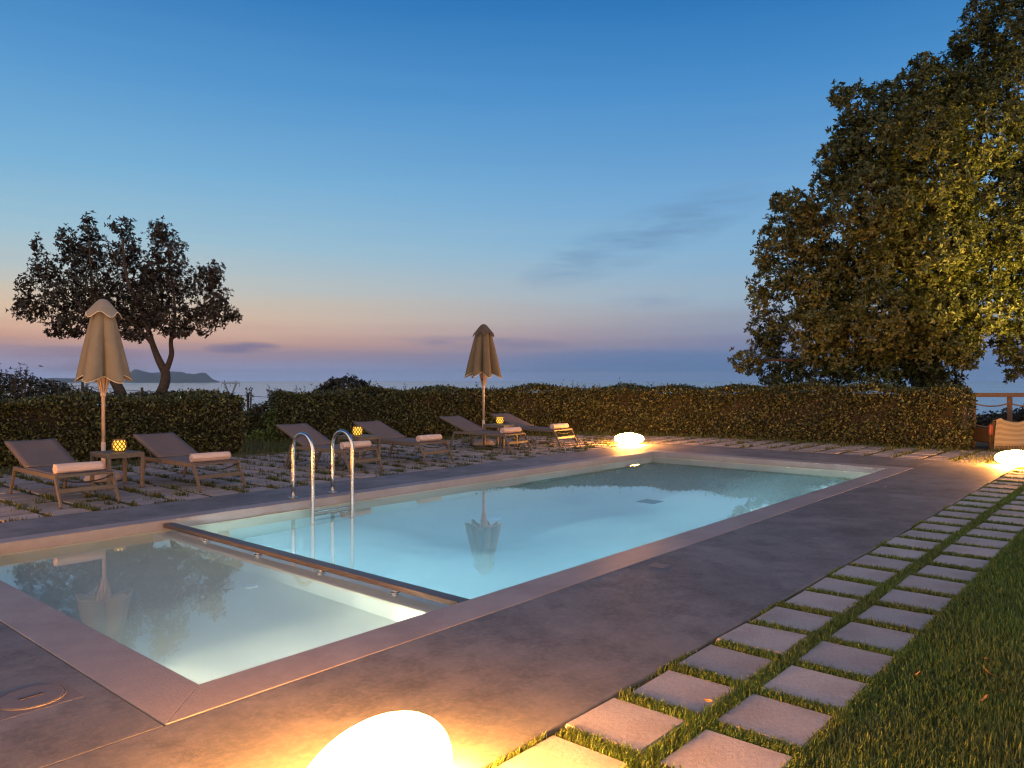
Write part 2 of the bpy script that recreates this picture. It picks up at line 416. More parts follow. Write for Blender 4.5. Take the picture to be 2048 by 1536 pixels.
quad(bw, (x0, y1, T), (x0, y0, T), (x0, y0, DP), (x0, y1, DP)); quad(bw, (x1, y0, T), (x1, y1, T), (x1, y1, DM), (x1, y0, DM))
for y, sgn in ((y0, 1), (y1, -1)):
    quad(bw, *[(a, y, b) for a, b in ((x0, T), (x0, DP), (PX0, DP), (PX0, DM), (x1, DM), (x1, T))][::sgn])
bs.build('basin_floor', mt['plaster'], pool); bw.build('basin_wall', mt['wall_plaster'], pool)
MB().box(PX0, PX1, y0-.02, y1+.02, DM-.02, -.135).build('partition_wall', mt['plaster'], pool, bevel=.012)
def disc_fit(name, loc, nrm, r, material_, depth=.02, sub=None):
    mb = MB().lathe([(r*.2, 0), (r, 0), (r, depth*.6), (r*.86, depth), (r*.3, depth*.9)], 20)
    o = mb.build(name, material_, pool, smooth=False)
    o.location = loc; o.rotation_euler = Vector(nrm).to_track_quat('Z', 'Y').to_euler()
    return o
MB().box(6.98, 7.24, 1.80, 2.06, DM, DM+.02).build('main_drain', mt['iron'], pool, bevel=.004)
disc_fit('floor_inlet', (1.40, 1.95, DP), (0, 0, 1), .055, mt['white']); disc_fit('floor_inlet', (5.0, 2.75, DM), (0, 0, 1), .09, mt['white'])
disc_fit('floor_inlet', (9.0, .45, DM), (0, 0, 1), .09, mt['white'])
for yy in (3.2, 1.5, .6): disc_fit('wall_inlet', (x1, yy, -.15), (-1, 0, 0), .035, mt['white'])
def pool_light(x, y, z, nrm, r, lens):
    rim = disc_fit('assumed_underwater_light', (x, y, z), nrm, r*1.25, mt['chrome'], .018)
    o = MB().lathe([(r*.05, .0195), (r, .0195)], 24, cap=True).build('lens', lens, rim)
    return rim
for xx in (.25, .75, 1.25): pool_light(xx, y0, -.27, (0, 1, 0), .07, mt['paddle_lamp'])  # unseen side-wall lamps, assumed from the bright shallow floor
pool_light(x0, .55, -.27, (1, 0, 0), .05, mt['paddle_lamp'])  # unseen lamp added in the end wall to spread light over the shallow floor
for xx in (3.0, 5.3, 7.6, 9.7): pool_light(xx, y0, -.36, (0, 1, 0), .10, mt['pool_lamp'])  # unseen side-wall lamps, assumed from the glow in the main basin
for yy in (1.5, 3.1): pool_light(PX1, yy, -.36, (1, 0, 0), .085, mt['pool_lamp'])  # unseen lamps added on the partition to even out the main basin's light
wt = MB().box(-.02+.03, 10.73, .01, 3.99, DM-.03, WL)
tag(wt.build('pool_water', mt['water']), kind='structure')

# rail across the pool on four short posts
rail = tag(empty('divider_rail', (1.745, 2.0, -.135)), 'dark flat-topped rail on four short posts across the pool between the two basins', 'rail')
MB().box(-.048, .048, -2.0+.005, 1.995, .066, .104).build('rail_beam', material('dark_stained_wood', (.085, .055, .04), .38, var=(5, .2), bump=(40, .08)), rail, bevel=.006)
for yy in (3.27, 2.42, 1.56, .72):
    p = MB().lathe([(.022, 0), (.022, .068)], 16, (0, yy-2.0, 0)).build('post', mt['steel'], rail, smooth=False)
    MB().lathe([(.036, 0), (.036, .008), (.031, .012), (.0305, .040), (.025, .044)], 18, (0, yy-2.0, .0)).build('flange', mt['chrome'], p)

# ladder
lad = tag(empty('pool_ladder', (3.53, 4.0, 0)), 'polished steel pool ladder with two hooped handrails', 'pool ladder')
for sx in (-.265, .265):
    pts = [(sx, .22, 0)]+[(sx, .22, z) for z in (.2, .4, .52)]
    for k in range(1, 12):
        a = math.pi*k/12; pts.append((sx, .035+.185*math.cos(a), .545+.185*math.sin(a)))
    pts += [(sx, -.15, z) for z in (.52, .3, .1, -.1, -.3, -.5, -.72, -.80)]
    h = MB().tube(pts, .0215, 14).build('handrail', mt['steel'], lad, smooth=True)
    MB().lathe([(.055, 0), (.055, .008), (.03, .016), (.023, .02)], 20, (sx, .22, .004)).build('flange', mt['steel'], h)
for z in (-.16, -.40, -.64):
    t_ = MB().box(-.245, .245, -.19, -.11, z-.012, z+.012)
    t_.build('tread', mt['steel'], lad, bevel=.006)

# plates let into the deck
def cover_plate(x, y, label):
    o = MB().box(-.055, .055, -.065, .065, -.006, -.0022).build('cover_plate', mt['lid'], bevel=.002)
    o.location = (x, y, 0); tag(o, label, 'cover plate')
cover_plate(3.22, -.44, 'small pale square cover plate in the deck beside the nearer half of the coping')
cover_plate(8.66, -.46, 'small pale square cover plate in the deck beside the far end of the coping')
mh = tag(empty('manhole_cover', (-.53, .40, -.004)), 'round inspection cover with a slotted handle in a square plate on the deck', 'manhole cover')
MB().box(-.155, .155, -.155, .155, -.004, .0008).build('frame_plate', mt['lid'], mh, bevel=.003)
MB().lathe([(.02, .001), (.122, .001), (.122, .004), (.119, .0055), (.02, .0055)], 40).build('lid', mt['lid'], mh)
MB().lathe([(.124, .001), (.1245, .0048), (.129, .0048), (.1295, .001)], 40, cap=False).build('rim', mt['lid'], mh)
MB().box(-.035, .035, -.006, .006, .003, .0075).box(-.045, -.03, -.009, .009, .0032, .008).box(.03, .045, -.009, .009, .0032, .008).build('handle', mt['brass'], mh, bevel=.002)

# ------------------------------------------------------------------ egg shaped garden lamps
def egg_shape():
    mb = MB(); a, b, c = .33, .21, .135; nu, nv = 40, 22; P = []
    for i in range(nv+1):
        th = math.pi*i/nv
        row = []
        for j in range(nu):
            ph = 2*math.pi*j/nu
            x, y, z = math.sin(th)*math.cos(ph), math.sin(th)*math.sin(ph), math.cos(th)
            k = 1-.10*x
            z2 = c*z if z > 0 else c*z*.93
            f = 1.0 if z > -.2 else 1-.22*((-.2-z)/.8)**1.5
            row.append((a*x*f, b*y*k*f, z2+.124))
        P.append(row)
    P = [r_+[r_[0]] for r_ in P]
    return mb.grid(P).mesh('shell')
eggm = egg_shape()
def egg(x, y, rz, label, sc=1.0):
    o = tag(empty('egg_lamp', (x, y, 0), rz), label, 'garden lamp', 'glowing egg shaped garden lamps')
    q = bpy.data.objects.new('shell', eggm); COL.objects.link(q); q.parent = o; q.scale = (sc, sc, sc)
    if not eggm.materials: eggm.materials.append(mt['egg']); eggm.polygons.foreach_set('use_smooth', np.ones(len(eggm.polygons), bool))
    f = MB().lathe([(.02, -.004), (.10, -.004), (.105, .006), (.02, .007)], 24).build('foot', mt['white'], o)
    return o
egg(-.134, -1.400, .448, 'big glowing egg lamp nearest the camera on the deck edge by the stepping slabs')
egg(11.72, 5.13, YAW-math.pi/2, 'glowing oval lamp on the paving beyond the far corner of the pool before the hedge', .9)
egg(12.29, -1.42, YAW-math.pi/2, 'glowing egg lamp in front of the blanket covered chair', .94)
egg(-1.0, 5.75, .9, 'assumed glowing egg lamp out of view beside the nearest lounger on the terrace', .72)  # unseen lamp, assumed from the warm light on the left terrace
SPOT = tuple(depth_pt(2480, 900, 11.5)[:2])
sp = tag(empty('assumed_garden_spotlight', SPOT+(-.03,)), 'assumed small garden spotlight out of view, aimed up into the oak', 'spotlight')  # assumed lamp outside the frame, added to light the oak crown
MB().lathe([(.05, 0), (.05, .14), (.065, .16), (.065, .24)], 20).build('housing', mt['black'], sp)
MB().lathe([(.004, .236), (.058, .236)], 20).build('lens', mt['spot'], sp)
ld = bpy.data.lights.new('assumed_spot_beam', 'SPOT'); ld.energy = 6800; ld.color = (1, .63, .13); ld.spot_size = R(54); ld.spot_blend = .9; ld.shadow_soft_size = .06
lo = bpy.data.objects.new('assumed_spot_beam', ld); COL.objects.link(lo); lo.parent = sp; lo.location = (0, 0, .30)
lo.rotation_euler = (Vector(depth_pt(2000, 450, 16.0))-Vector(SPOT+(.27,))).to_track_quat('-Z', 'Y').to_euler()

# ------------------------------------------------------------------ paving slabs
def slab_mesh(w, l, seed, sm='slab'):
    g = np.random.default_rng(seed); h = .045
    c = [(-w/2, -l/2), (w/2, -l/2), (w/2, l/2), (-w/2, l/2)]
    c = [(x+g.normal(0, .004), y+g.normal(0, .004)) for x, y in c]
    import bmesh
    bm = bmesh.new()
    vs = [bm.verts.new((x, y, -h)) for x, y in c]+[bm.verts.new((x, y, 0)) for x, y in c]
    for q in [(3, 2, 1, 0), (4, 5, 6, 7), (0, 1, 5, 4), (1, 2, 6, 5), (2, 3, 7, 6), (3, 0, 4, 7)]: bm.faces.new([vs[i] for i in q])
    bmesh.ops.bevel(bm, geom=bm.edges[:], offset=.007, segments=2, affect='EDGES')
    me = bpy.data.meshes.new('slab'); bm.to_mesh(me); bm.free(); me.materials.append(mt[sm]); return me
SLABS = [slab_mesh(.350, .345, k) for k in range(4)]; SLABT = [slab_mesh(.350, .292, 9+k, 'slab_dark') for k in range(4)]; SLABF = [slab_mesh(.295, .375, 19+k, 'slab_dark') for k in range(4)]
path_slots = []; terr_slots = []
def put_slab(me, x, y, z, name, label, grp):
    o = bpy.data.objects.new(name, me); COL.objects.link(o)
    o.location = (x+rng.normal(0, .005), y+rng.normal(0, .005), z+rng.normal(0, .0025))
    o.rotation_euler = (rng.normal(0, .006), rng.normal(0, .006), rng.normal(0, .012)+rng.choice([0, math.pi]))
    tag(o, label, 'paving slab', grp, 'thing'); return o
for i in range(-2, 27):
    for j, (y, off) in enumerate(((-1.632, 0), (-2.055, -.02))):
        x = .905+.4335*i+off
        if x > 12.0: continue
        path_slots.append((x, y))
        put_slab(SLABS[(i*3+j) % 4], x, y, -.006, 'stepping_slab', 'square concrete stepping slab in the double row set in grass beside the pool deck', 'stepping slabs in the grass path')
for i in range(-1, 29):
    for j in range(0, 12):
        x = .46+.421*i-.0; y = 5.235+.345*j
        if x > 12.35: continue
        terr_slots.append((x, y, 0))
for i in range(0, 7):
    for j in range(-4, 18):
        x = 12.70+.325*i; y = -.27+.452*j
        if x > 14.75 or (y < -.8 and i > 2) or (y > 5.2 and x+y*.55 > 17.6): continue
        terr_slots.append((x, y, 1))
def seen(x, y):
    v = np.array([x, y, 0])-CAM; z = v @ FW
    return z > 1 and -40 < 1024+F*(v @ RT)/z < 2090
terr_slots = [s for s in terr_slots if seen(s[0], s[1])]
terr_slots.sort(key=lambda s: (np.array([s[0], s[1], 0])-CAM) @ FW)
far_mb_v, far_mb_f = [], []
for k, (x, y, kind) in enumerate(terr_slots):
    me = (SLABF if kind else SLABT)[k % 4]
    if k < 298:
        put_slab(me, x, y, -.008, 'terrace_slab', 'small concrete slab in the weedy terrace paving around the loungers and along the hedge', 'slabs of the terrace paving')
    else:
        off = len(far_mb_v)
        for v in me.vertices: far_mb_v.append((v.co.x+x, v.co.y+y, v.co.z-.008+rng.normal(0, .0003)))
        for p in me.polygons: far_mb_f.append(tuple(i+off for i in p.vertices))
if far_mb_v:
    tag(MB().add(far_mb_v, far_mb_f).build('terrace_paving', mt['slab_dark']), 'far weedy paving of small slabs along the foot of the hedge', 'paving', kind='stuff')

# ------------------------------------------------------------------ loungers, tables, lanterns, towels, parasols
def make_lounger(back_deg):
    t = empty('sun_lounger'); w = .285; L = 1.32; z = .325
    fr = MB()
    for s in (-1, 1): fr.box(s*w-.0125, s*w+.0125, 0, L, z-.048, z)
    fr.box(-w+.013, w-.013, .002, .027, z-.030, z-.006); fr.box(-w+.013, w-.013, L-.03, L-.003, z-.046, z-.004); fr.box(-w+.013, w-.013, .985, 1.005, z-.04, z-.018)
    fr.build('frame', mt['taupe'], t, bevel=.004)
    for s in (-1, 1):
        MB().bar((s*w, .016, z-.046), (s*(w+.004), -.145, 0), .026, .046, (0, 1, 0), .85).build('leg', mt['taupe'], t, bevel=.003)
        MB().bar((s*w, L-.02, z-.046), (s*(w+.004), L+.12, 0), .026, .044, (0, 1, 0), .85).build('leg', mt['taupe'], t, bevel=.003)
    MB().bar((-w, -.062, .165), (w, -.062, .165), .018, .045).build('cross_bar', mt['taupe'], t, bevel=.003)
    pts = [(w*k, -.006-.03*(1-k*k), z-.035-.055*(1-k*k)) for k in np.linspace(-.96, .96, 13)]
    MB().tube(pts, .008, 8).build('foot_hoop', mt['black'], t, smooth=True)
    P = [[(u*(w-.012), y, z+.002-.016*(1-u*u)*math.sin(math.pi*min(max((y-.0)/1.0, 0), 1))) for u in np.linspace(-1, 1, 9)] for y in np.linspace(.004, 1.0, 22)]
    MB().grid(P).build('seat_sling', mt['sling'], t, smooth=True, thick=.006)
    a = R(back_deg); Lb = .77; hy, hz = .985, z-.004
    bk = MB()
    for s in (-1, 1): bk.bar((s*(w-.03), hy, hz), (s*(w-.03), hy+Lb*math.cos(a), hz+Lb*math.sin(a)), .022, .030)
    bk.bar((-w+.02, hy+Lb*math.cos(a), hz+Lb*math.sin(a)), (w-.02, hy+Lb*math.cos(a), hz+Lb*math.sin(a)), .026, .026)
    b = bk.build('backrest_frame', mt['taupe'], t, bevel=.004)
    P = [[(u*(w-.012), hy+q*math.cos(a)-math.sin(a)*(.020-.010*(1-u*u)), hz+q*math.sin(a)+math.cos(a)*(.020-.010*(1-u*u))) for u in np.linspace(-1, 1, 9)] for q in np.linspace(0, Lb+.012, 14)]
    MB().grid(P).build('backrest_sling', mt['sling'], t, smooth=True, thick=.007)
    for s in (-1, 1):
        MB().bar((s*(w-.05), hy+.40*math.cos(a), hz+.40*math.sin(a)-.01), (s*(w-.05), L-.10, z-.03), .010, .014).build('prop_strut', mt['taupe'], t)
    return t
BEDS = [(1.61, 5.60, 19.0, 'taupe sling lounger nearest the camera, left of the pale parasol'),
        (3.10, 5.58, 18.5, 'taupe sling lounger to the right of the table under the pale parasol'),
        (5.295, 5.60, 21.5, 'taupe sling lounger behind the steel pool ladder'),
        (6.86, 5.73, 18.5, 'taupe sling lounger to the right of the lantern table that has no parasol'),
        (9.15, 5.97, 18.5, 'taupe sling lounger just before the brown parasol, with a speckled towel'),
        (10.69, 6.02, 18.5, 'taupe sling lounger farthest from the camera, nearest the oval lamp')]
TOWELS = ['rolled pale pink towel on the foot of the lounger nearest the camera', 'rolled pale pink towel on the lounger to the right of the pale parasol',
          'rolled pink towel partly behind the steel pool ladder', 'rolled pink towel on the lounger right of the lantern table without a parasol',
          'rolled pink towel on the lounger just before the brown parasol', 'rolled warm lit towel on the farthest lounger near the oval lamp']
def towel_mesh():
    pts = []; n = 110
    for k in range(n):
        a = 2*math.pi*4.6*k/(n-1); r_ = .010+.0455*k/(n-1)
        pts.append((r_*math.cos(a), r_*math.sin(a)*.94))
    P = []
    for i, x in enumerate(np.linspace(-.235, .235, 17)):
        row = []
        for k, (u, v) in enumerate(pts):
            e = .004*math.sin(k*.35)+(.003*math.sin(9*x+k*.05))
            row.append((x+(e if i in (0, 16) else 0)+.05*(.5-k/n)*0, u*(1+.03*math.sin(14*x+.2*u)), v*(1+.04*math.sin(11*x+2))))
        P.append(row)
    return MB().grid(P)
tw0 = None
for i, (x, y, ang, lab) in enumerate(BEDS):
    if i == 0: lg = b0 = make_lounger(ang)
    elif i == 2: lg = make_lounger(ang)
    else: lg = copy_tree(b0)
    lg.location = (x, y, 0); lg.rotation_euler = (0, 0, rng.normal(0, .008)); tag(lg, lab, 'sun lounger', 'sun loungers along the terrace')
    if tw0 is None:
        tw0 = towel_mesh().build('rolled_towel', mt['towel'], smooth=True, thick=.0085); o = tw0
    else: o = tw0.copy(); COL.objects.link(o)
    o.location = (x-.045+rng.normal(0, .008), y+.075, .325+.060); o.rotation_euler = (rng.uniform(-.4, .4), 0, rng.normal(-.03, .03))
    tag(o, TOWELS[i], 'towel', 'rolled towels on the loungers')

def make_table():
    t = empty('side_table'); a, b, h = .215, .27, .435
    MB().box(-a, a, -b, b, h-.018, h).build('table_top', mt['taupe'], t, bevel=.003)
    ap = MB()
    for s in (-1, 1): ap.box(s*a-.012 if s > 0 else -a+.002, a-.002 if s > 0 else -a+.012, -b+.04, b-.04, h-.055, h-.019); ap.box(-a+.04, a-.04, *(sorted((s*(b-.002), s*(b-.012)))), h-.055, h-.019)
    ap.build('apron', mt['taupe'], t)
    for sx in (-1, 1):
        for sy in (-1, 1): MB().box(*sorted((sx*a, sx*(a-.04))), *sorted((sy*b, sy*(b-.04))), 0, h-.0185).build('leg', mt['taupe'], t, bevel=.003)
    return t
TABLES = [(2.36, 6.645, 'taupe side table with a lit lantern between the two loungers nearest the camera'),
          (6.03, 6.58, 'taupe side table with a lit lantern and no parasol, half behind the pool ladder'),
          (9.70, 6.83, 'taupe side table with a lit lantern beside the pole of the brown parasol')]
def make_lantern():
    t = empty('lantern'); prof = lambda z: .058+.024*math.sin(math.pi*(z-.0)/.155)**.8 if 0 < z < .155 else .058
    MB().lathe([(prof(z)-.007, z) for z in np.linspace(.012, .142, 12)], 20).build('glowing_glass', mt['flame'], t, smooth=True)
    lt = MB()
    for sgn in (-1, 1):
        for k in range(10):
            lt.tube([(prof(z)*math.cos(2*math.pi*k/10+sgn*z*9.5), prof(z)*math.sin(2*math.pi*k/10+sgn*z*9.5), z) for z in np.linspace(.008, .145, 14)], .0054, 5)
    lt.build('lattice', mt['lattice'], t, smooth=True)
    rm = MB()
    for z, r_ in ((.005, .060), (.148, .060)):
        rm.tube([(r_*math.cos(a), r_*math.sin(a), z) for a in np.linspace(0, 2*math.pi, 25)], .0075, 6)
    rm.lathe([(.01, .001), (.058, .001), (.058, .008), (.01, .009)], 20)
    rm.build('rim', mt['lattice'], t)
    return t
LANT = [(2.385, 6.64, 'lit openwork lantern on the side table nearest the camera'), (5.96, 6.53, 'lit openwork lantern on the middle side table behind the ladder'),
        (9.76, 6.90, 'lit openwork lantern on the farthest side table beside the brown parasol')]
for i in range(3):
    if i == 0: tb = tb0 = make_table(); la = la0 = make_lantern()
    else: tb = copy_tree(tb0); la = copy_tree(la0)
    x, y, lab = TABLES[i]; tb.location = (x, y, 0); tag(tb, lab, 'side table', 'side tables between the loungers')
    x, y, lab = LANT[i]; la.location = (x, y, .4355); la.rotation_euler = (0, 0, i*.7); tag(la, lab, 'lantern', 'lit lanterns on the side tables')

def make_parasol(x, y, lab, cloth, capcloth, n, phase, top, hem, hub, rtop, rhem, rcap, bell, cord):
    t = tag(empty('parasol', (x, y, 0)), lab, 'parasol', 'closed parasols on the terrace')
    MB().lathe([(.03, 0), (.23, 0), (.235, .02), (.215, .065), (.16, .105), (.07, .125), (.04, .13)], 32).build('base', mt['base'], t, smooth=True)
    MB().tube([(0, 0, .1), (0, 0, .5)], .028, 16).tube([(0, 0, .49), (0, 0, top-.05)], .0225, 16).build('pole', mt['pole'], t, smooth=True)
    nz, na = 34, n*18
    def rad(th, q):                                                    # q: 0 top, 1 hem
        lobe = abs(math.cos(n*(th-phase)/2)); fold = .12+.50*min(1, q*1.4)**.8
        base = rtop+(rhem-rtop)*q**bell
        wob = 1+.06*math.sin(3*th+phase*3)*q+.04*math.sin(5*th+1)*q
        return base*(1-fold+fold*lobe**.7)*wob
    P = []
    for i in range(nz+1):
        q = i/nz; row = []
        for j in range(na+1):
            th = 2*math.pi*j/na; lobe = abs(math.cos(n*(th-phase)/2))
            z = (top-.14)+(hem-(top-.14))*q-(.10*lobe**1.6-.02+.02*math.sin(2*th+phase))*q**4
            r_ = rad(th, q); row.append((r_*math.cos(th), r_*math.sin(th), z))
        P.append(row)
    can = MB().grid(P).build('canopy', cloth, t, smooth=True, thick=.005)
    MB().tube([(p[0]*1.003, p[1]*1.003, p[2]) for p in P[-1]], .0055, 6, cap=False).build('piping', mt['piping'], can)
    C = []
    for i in range(13):
        q = i/12; row = []
        for j in range(na+1):
            th = 2*math.pi*j/na; lobe = math.cos(n*(th-phase)/2+.6)**2
            r_ = .012+(rcap-.012)*(.62*q**.6+.38*q**2)*(1-.14*q*q*(1-lobe)); z = top-.205*q**1.25-(.075*lobe-.03)*q**3
            row.append((r_*math.cos(th), r_*math.sin(th), z))
        C.append(row)
    cap = MB().grid(C).build('vent_cap', capcloth, t, smooth=True, thick=.005)
    MB().tube([(p[0], p[1], p[2]) for p in C[-1]], .005, 6, cap=False).build('piping', mt['piping'] if capcloth is mt['canvas_cap'] else capcloth, cap)
    MB().lathe([(.024, -.03), (.034, -.025), (.036, .03), (.030, .05), (.024, .05)], 16, (0, 0, hub)).build('hub', mt['pole'], t)
    for k in range(n*2 if n < 8 else n):
        th = phase+2*math.pi*k/(n*2 if n < 8 else n)
        MB().bar((.030*math.cos(th), .030*math.sin(th), hub+.02), (.105*math.cos(th+.1), .105*math.sin(th+.1), hem+.10), .012, .016).build('strut', mt['pole'], t)
    if cord:
        MB().tube([(-.10, -.05, hem+.02), (-.101, -.05, hem-.13), (-.10, -.05, hem-.26)], .004, 6).lathe([(.003, 0), (.012, .01), (.012, .04), (.003, .05)], 8, (-.101, -.05, hem-.15)).build('pull_cord', mt['black'], t)
    return t
make_parasol(2.52, 7.46, 'closed pale canvas parasol with white piping behind the nearest side table', mt['canvas'], mt['canvas_cap'], 5, R(249)+math.pi/5+.04, 2.385, 1.37, 1.13, .125, .335, .225, 1.0, False)
make_parasol(9.72, 7.30, 'closed brown canvas parasol farther along the terrace against the hedge', mt['canvas_dark'], mt['cap_dark'], 7, R(222.8)+.30, 2.43, 1.44, 1.17, .150, .36, .22, .95, True)

# ------------------------------------------------------------------ foliage
def unit(v): return v/np.maximum(np.linalg.norm(v, axis=-1, keepdims=True), 1e-9)
def leaves(base, dirs, nrm, L, Wd):
    """one folded leaf per row: base, direction, face normal, length, width"""
    s = unit(np.cross(dirs, nrm)); nn = np.cross(s, dirs); L = L[:, None]; Wd = Wd[:, None]
    tip = base+dirs*L-nn*L*.10; mid = base+dirs*L*.55
    V = np.stack([base, mid-s*Wd/2+nn*Wd*.18, tip, mid+s*Wd/2+nn*Wd*.18], 1).reshape(-1, 3)
    k = np.arange(len(base))[:, None]*4
    return V, np.concatenate([k+np.array([[0, 1, 2]]), k+np.array([[0, 2, 3]])], 0)
def rand_dir(n, g): return unit(g.normal(size=(n, 3)))
def sprays(tips, axes, k, L, asp, g, spread=1.05, jit=.25):
    """whorls of k leaves at each twig tip"""
    n = len(tips); T = np.repeat(tips, k, 0); A = unit(np.repeat(axes, k, 0))
    ref = rand_dir(n, g); ref = np.repeat(ref, k, 0); p = unit(np.cross(A, ref)); q = np.cross(A, p)
    ph = np.tile(np.arange(k)*2*np.pi/k, n)+np.repeat(g.uniform(0, 6.28, n), k)+g.normal(0, jit, n*k)
    sp_ = np.clip(g.normal(spread, .3, n*k), .15, 1.7)[:, None]
    D = unit(A*np.cos(sp_)+(p*np.cos(ph)[:, None]+q*np.sin(ph)[:, None])*np.sin(sp_)+g.normal(0, .12, (n*k, 3)))
    Ls = L*g.uniform(.65, 1.25, n*k)
    return leaves(T-A*g.uniform(0, .5, n*k)[:, None]*L, D, unit(A+g.normal(0, .35, (n*k, 3))), Ls, Ls*asp)
def crown_obj(name, parts, material_, parent):
    V = []; Fq = []; o = 0
    for v, f in parts: V.append(v); Fq.append(f+o); o += len(v)
    return link(name, np_mesh(name, np.concatenate(V), [np.concatenate(Fq)]), material_, parent)
def clump_tips(c, rad_, n, g, shell=.45, squash=None):
    d_ = rand_dir(n, g); rr = g.uniform(shell, 1.0, n)**.6; far_ = g.random(n) < .05; rr[far_] *= g.uniform(1.1, 1.38, far_.sum())
    bump_ = 1+.22*np.sin(d_[:, 0]*5+c[0]*7)*np.cos(d_[:, 2]*6+c[2]*5)+g.normal(0, .07, n)
    return c+d_*rr[:, None]*bump_[:, None]*rad_, d_

def hedge(name, line, depth, h, label, dens, seed, ext=(0, 0)):
    g = np.random.default_rng(seed)
    t = tag(empty(name, (line[0][0], line[0][1], -.034)), label, 'hedge')
    o0 = np.array([line[0][0], line[0][1], -.034])
    core = MB(); V = []; N = []; P0 = np.array(line, float)
    nseg = len(line)-1; tot = 0
    hs = lambda s: h+.05*np.sin(s*1.7+seed)+.035*np.sin(s*4.1)
    offs = []
    for k in range(nseg+1):
        dv = []
        if k > 0: dv.append(P0[k]-P0[k-1])
        if k < nseg: dv.append(P0[k+1]-P0[k])
        dv = [v/np.linalg.norm(v) for v in dv]; nrm = sum(np.array([-v[1], v[0]]) for v in dv); nrm = nrm/np.linalg.norm(nrm)
        if len(dv) == 2: nrm = nrm/max(.4, nrm @ np.array([-dv[0][1], dv[0][0]]))
        offs.append(nrm)
    offs = np.array(offs)*depth; back = P0+offs
    def quad_pts(A, B, C_, D, n, nrm):                                  # bilinear patch A-B bottom, D-C_ top
        u, v = g.random(n)[:, None], g.random(n)[:, None]
        p = A*(1-u)*(1-v)+B*u*(1-v)+C_*u*v+D*(1-u)*v
        lump = .055*np.sin(p[:, 0]*3.1+p[:, 2]*4)+.04*np.sin(p[:, 1]*4.3+p[:, 2]*6+1)
        V.append(p+nrm*(lump+g.normal(0, .030, n))[:, None]-nrm*.02); N.append(np.tile(nrm, (n, 1)))
    e3 = lambda p, z: np.array([p[0], p[1], z])
    s = 0.0; tops = []
    for k in range(nseg):
        A, B, D_, E_ = P0[k], P0[k+1], back[k], back[k+1]; L = np.linalg.norm(B-A); h0, h1 = hs(s), hs(s+L); s += L
        nf = -unit(np.array([offs[k][0]+offs[k+1][0], offs[k][1]+offs[k+1][1], 0.]))
        quad_pts(e3(A, 0), e3(B, 0), e3(B, h1), e3(A, h0), int(dens*L*h), nf)
        quad_pts(e3(D_, 0), e3(E_, 0), e3(E_, h1), e3(D_, h0), int(dens*.3*L*h), -nf)
        quad_pts(e3(A, h0), e3(B, h1), e3(E_, h1), e3(D_, h0), int(dens*1.1*L*depth), np.array([0, 0, 1.]))
        i = .10
        a0, b0_, d0, e0 = A*(1-i)+D_*i, B*(1-i)+E_*i, D_*(1-i)+A*i, E_*(1-i)+B*i
        core.add([e3(a0, .0)-o0*0, e3(b0_, 0), e3(e0, 0), e3(d0, 0), e3(a0, h0-.08), e3(b0_, h1-.08), e3(e0, h1-.08), e3(d0, h0-.08)],
                 [(0, 3, 2, 1), (4, 5, 6, 7), (0, 1, 5, 4), (1, 2, 6, 5), (2, 3, 7, 6), (3, 0, 4, 7)])
        nt_ = int(26*L); uu = g.random(nt_)[:, None]; vv_ = g.random(nt_)[:, None]
        base = np.concatenate([(A*(1-uu)+B*uu)*(1-vv_)+(D_*(1-uu)+E_*uu)*vv_, h0*(1-uu)+h1*uu], 1); tops.append(base)
    for k, sg in ((0, -1), (nseg, 1)):
        A, D_ = P0[k], back[k]; dv = P0[min(k+1, nseg)]-P0[max(k-1, 0)] if nseg > 1 else P0[1]-P0[0]
        dv = unit(np.array([dv[0], dv[1], 0.]))*sg
        quad_pts(e3(A, 0), e3(D_, 0), e3(D_, h), e3(A, h), int(dens*depth*h), dv)
    V = np.concatenate(V); N = np.concatenate(N); n = len(V)
    D = unit(N*.55+g.normal(0, .62, (n, 3))+np.array([0, 0, .25])); Ls = g.uniform(.038, .080, n)
    pts = leaves(V, D, unit(N+g.normal(0, .6, (n, 3))+np.array([0, 0, .35])), Ls, Ls*.55)
    sh = lambda a: a-np.array([o0[0], o0[1], 0])
    crown_obj('foliage', [(sh(pts[0]), pts[1])], mt['hedge_leaf'], t)
    core.v = [(p[0]-o0[0], p[1]-o0[1], p[2]) for p in core.v]
    core.build('branches', mt['twig'], t)
    tops = np.concatenate(tops); hh = g.gamma(2.0, .028, len(tops)); hh[g.random(len(tops)) < .03] += .10
    TT = []; AA = []
    for k in range(5):
        f = k/4; TT.append(tops+np.stack([g.normal(0, .012, len(tops)), g.normal(0, .012, len(tops)), hh*f], 1)); AA.append(np.tile([0, 0, 1.], (len(tops), 1)))
    ps = sprays(np.concatenate(TT), np.concatenate(AA), 3, .045, .45, g, .8)
    crown_obj('new_shoots', [(sh(ps[0]), ps[1])], mt['hedge_tip'], t)
    return t
hedge('clipped_hedge', [(-2.4, 11.05), (2.13, 10.2), (5.73, 9.53)], .9, 1.035, 'clipped dark hedge behind the pale parasol, ending at the gap with weeds', 2100, 3)
hedge('clipped_hedge', [(7.50, 11.12), (10.5, 9.72), (13.3, 8.35), (14.45, 7.0), (14.78, 5.2), (14.85, 2.5), (14.87, -.22)], .9, 1.07, 'long clipped hedge bending round the far end of the terrace to the timber fence', 2100, 5)

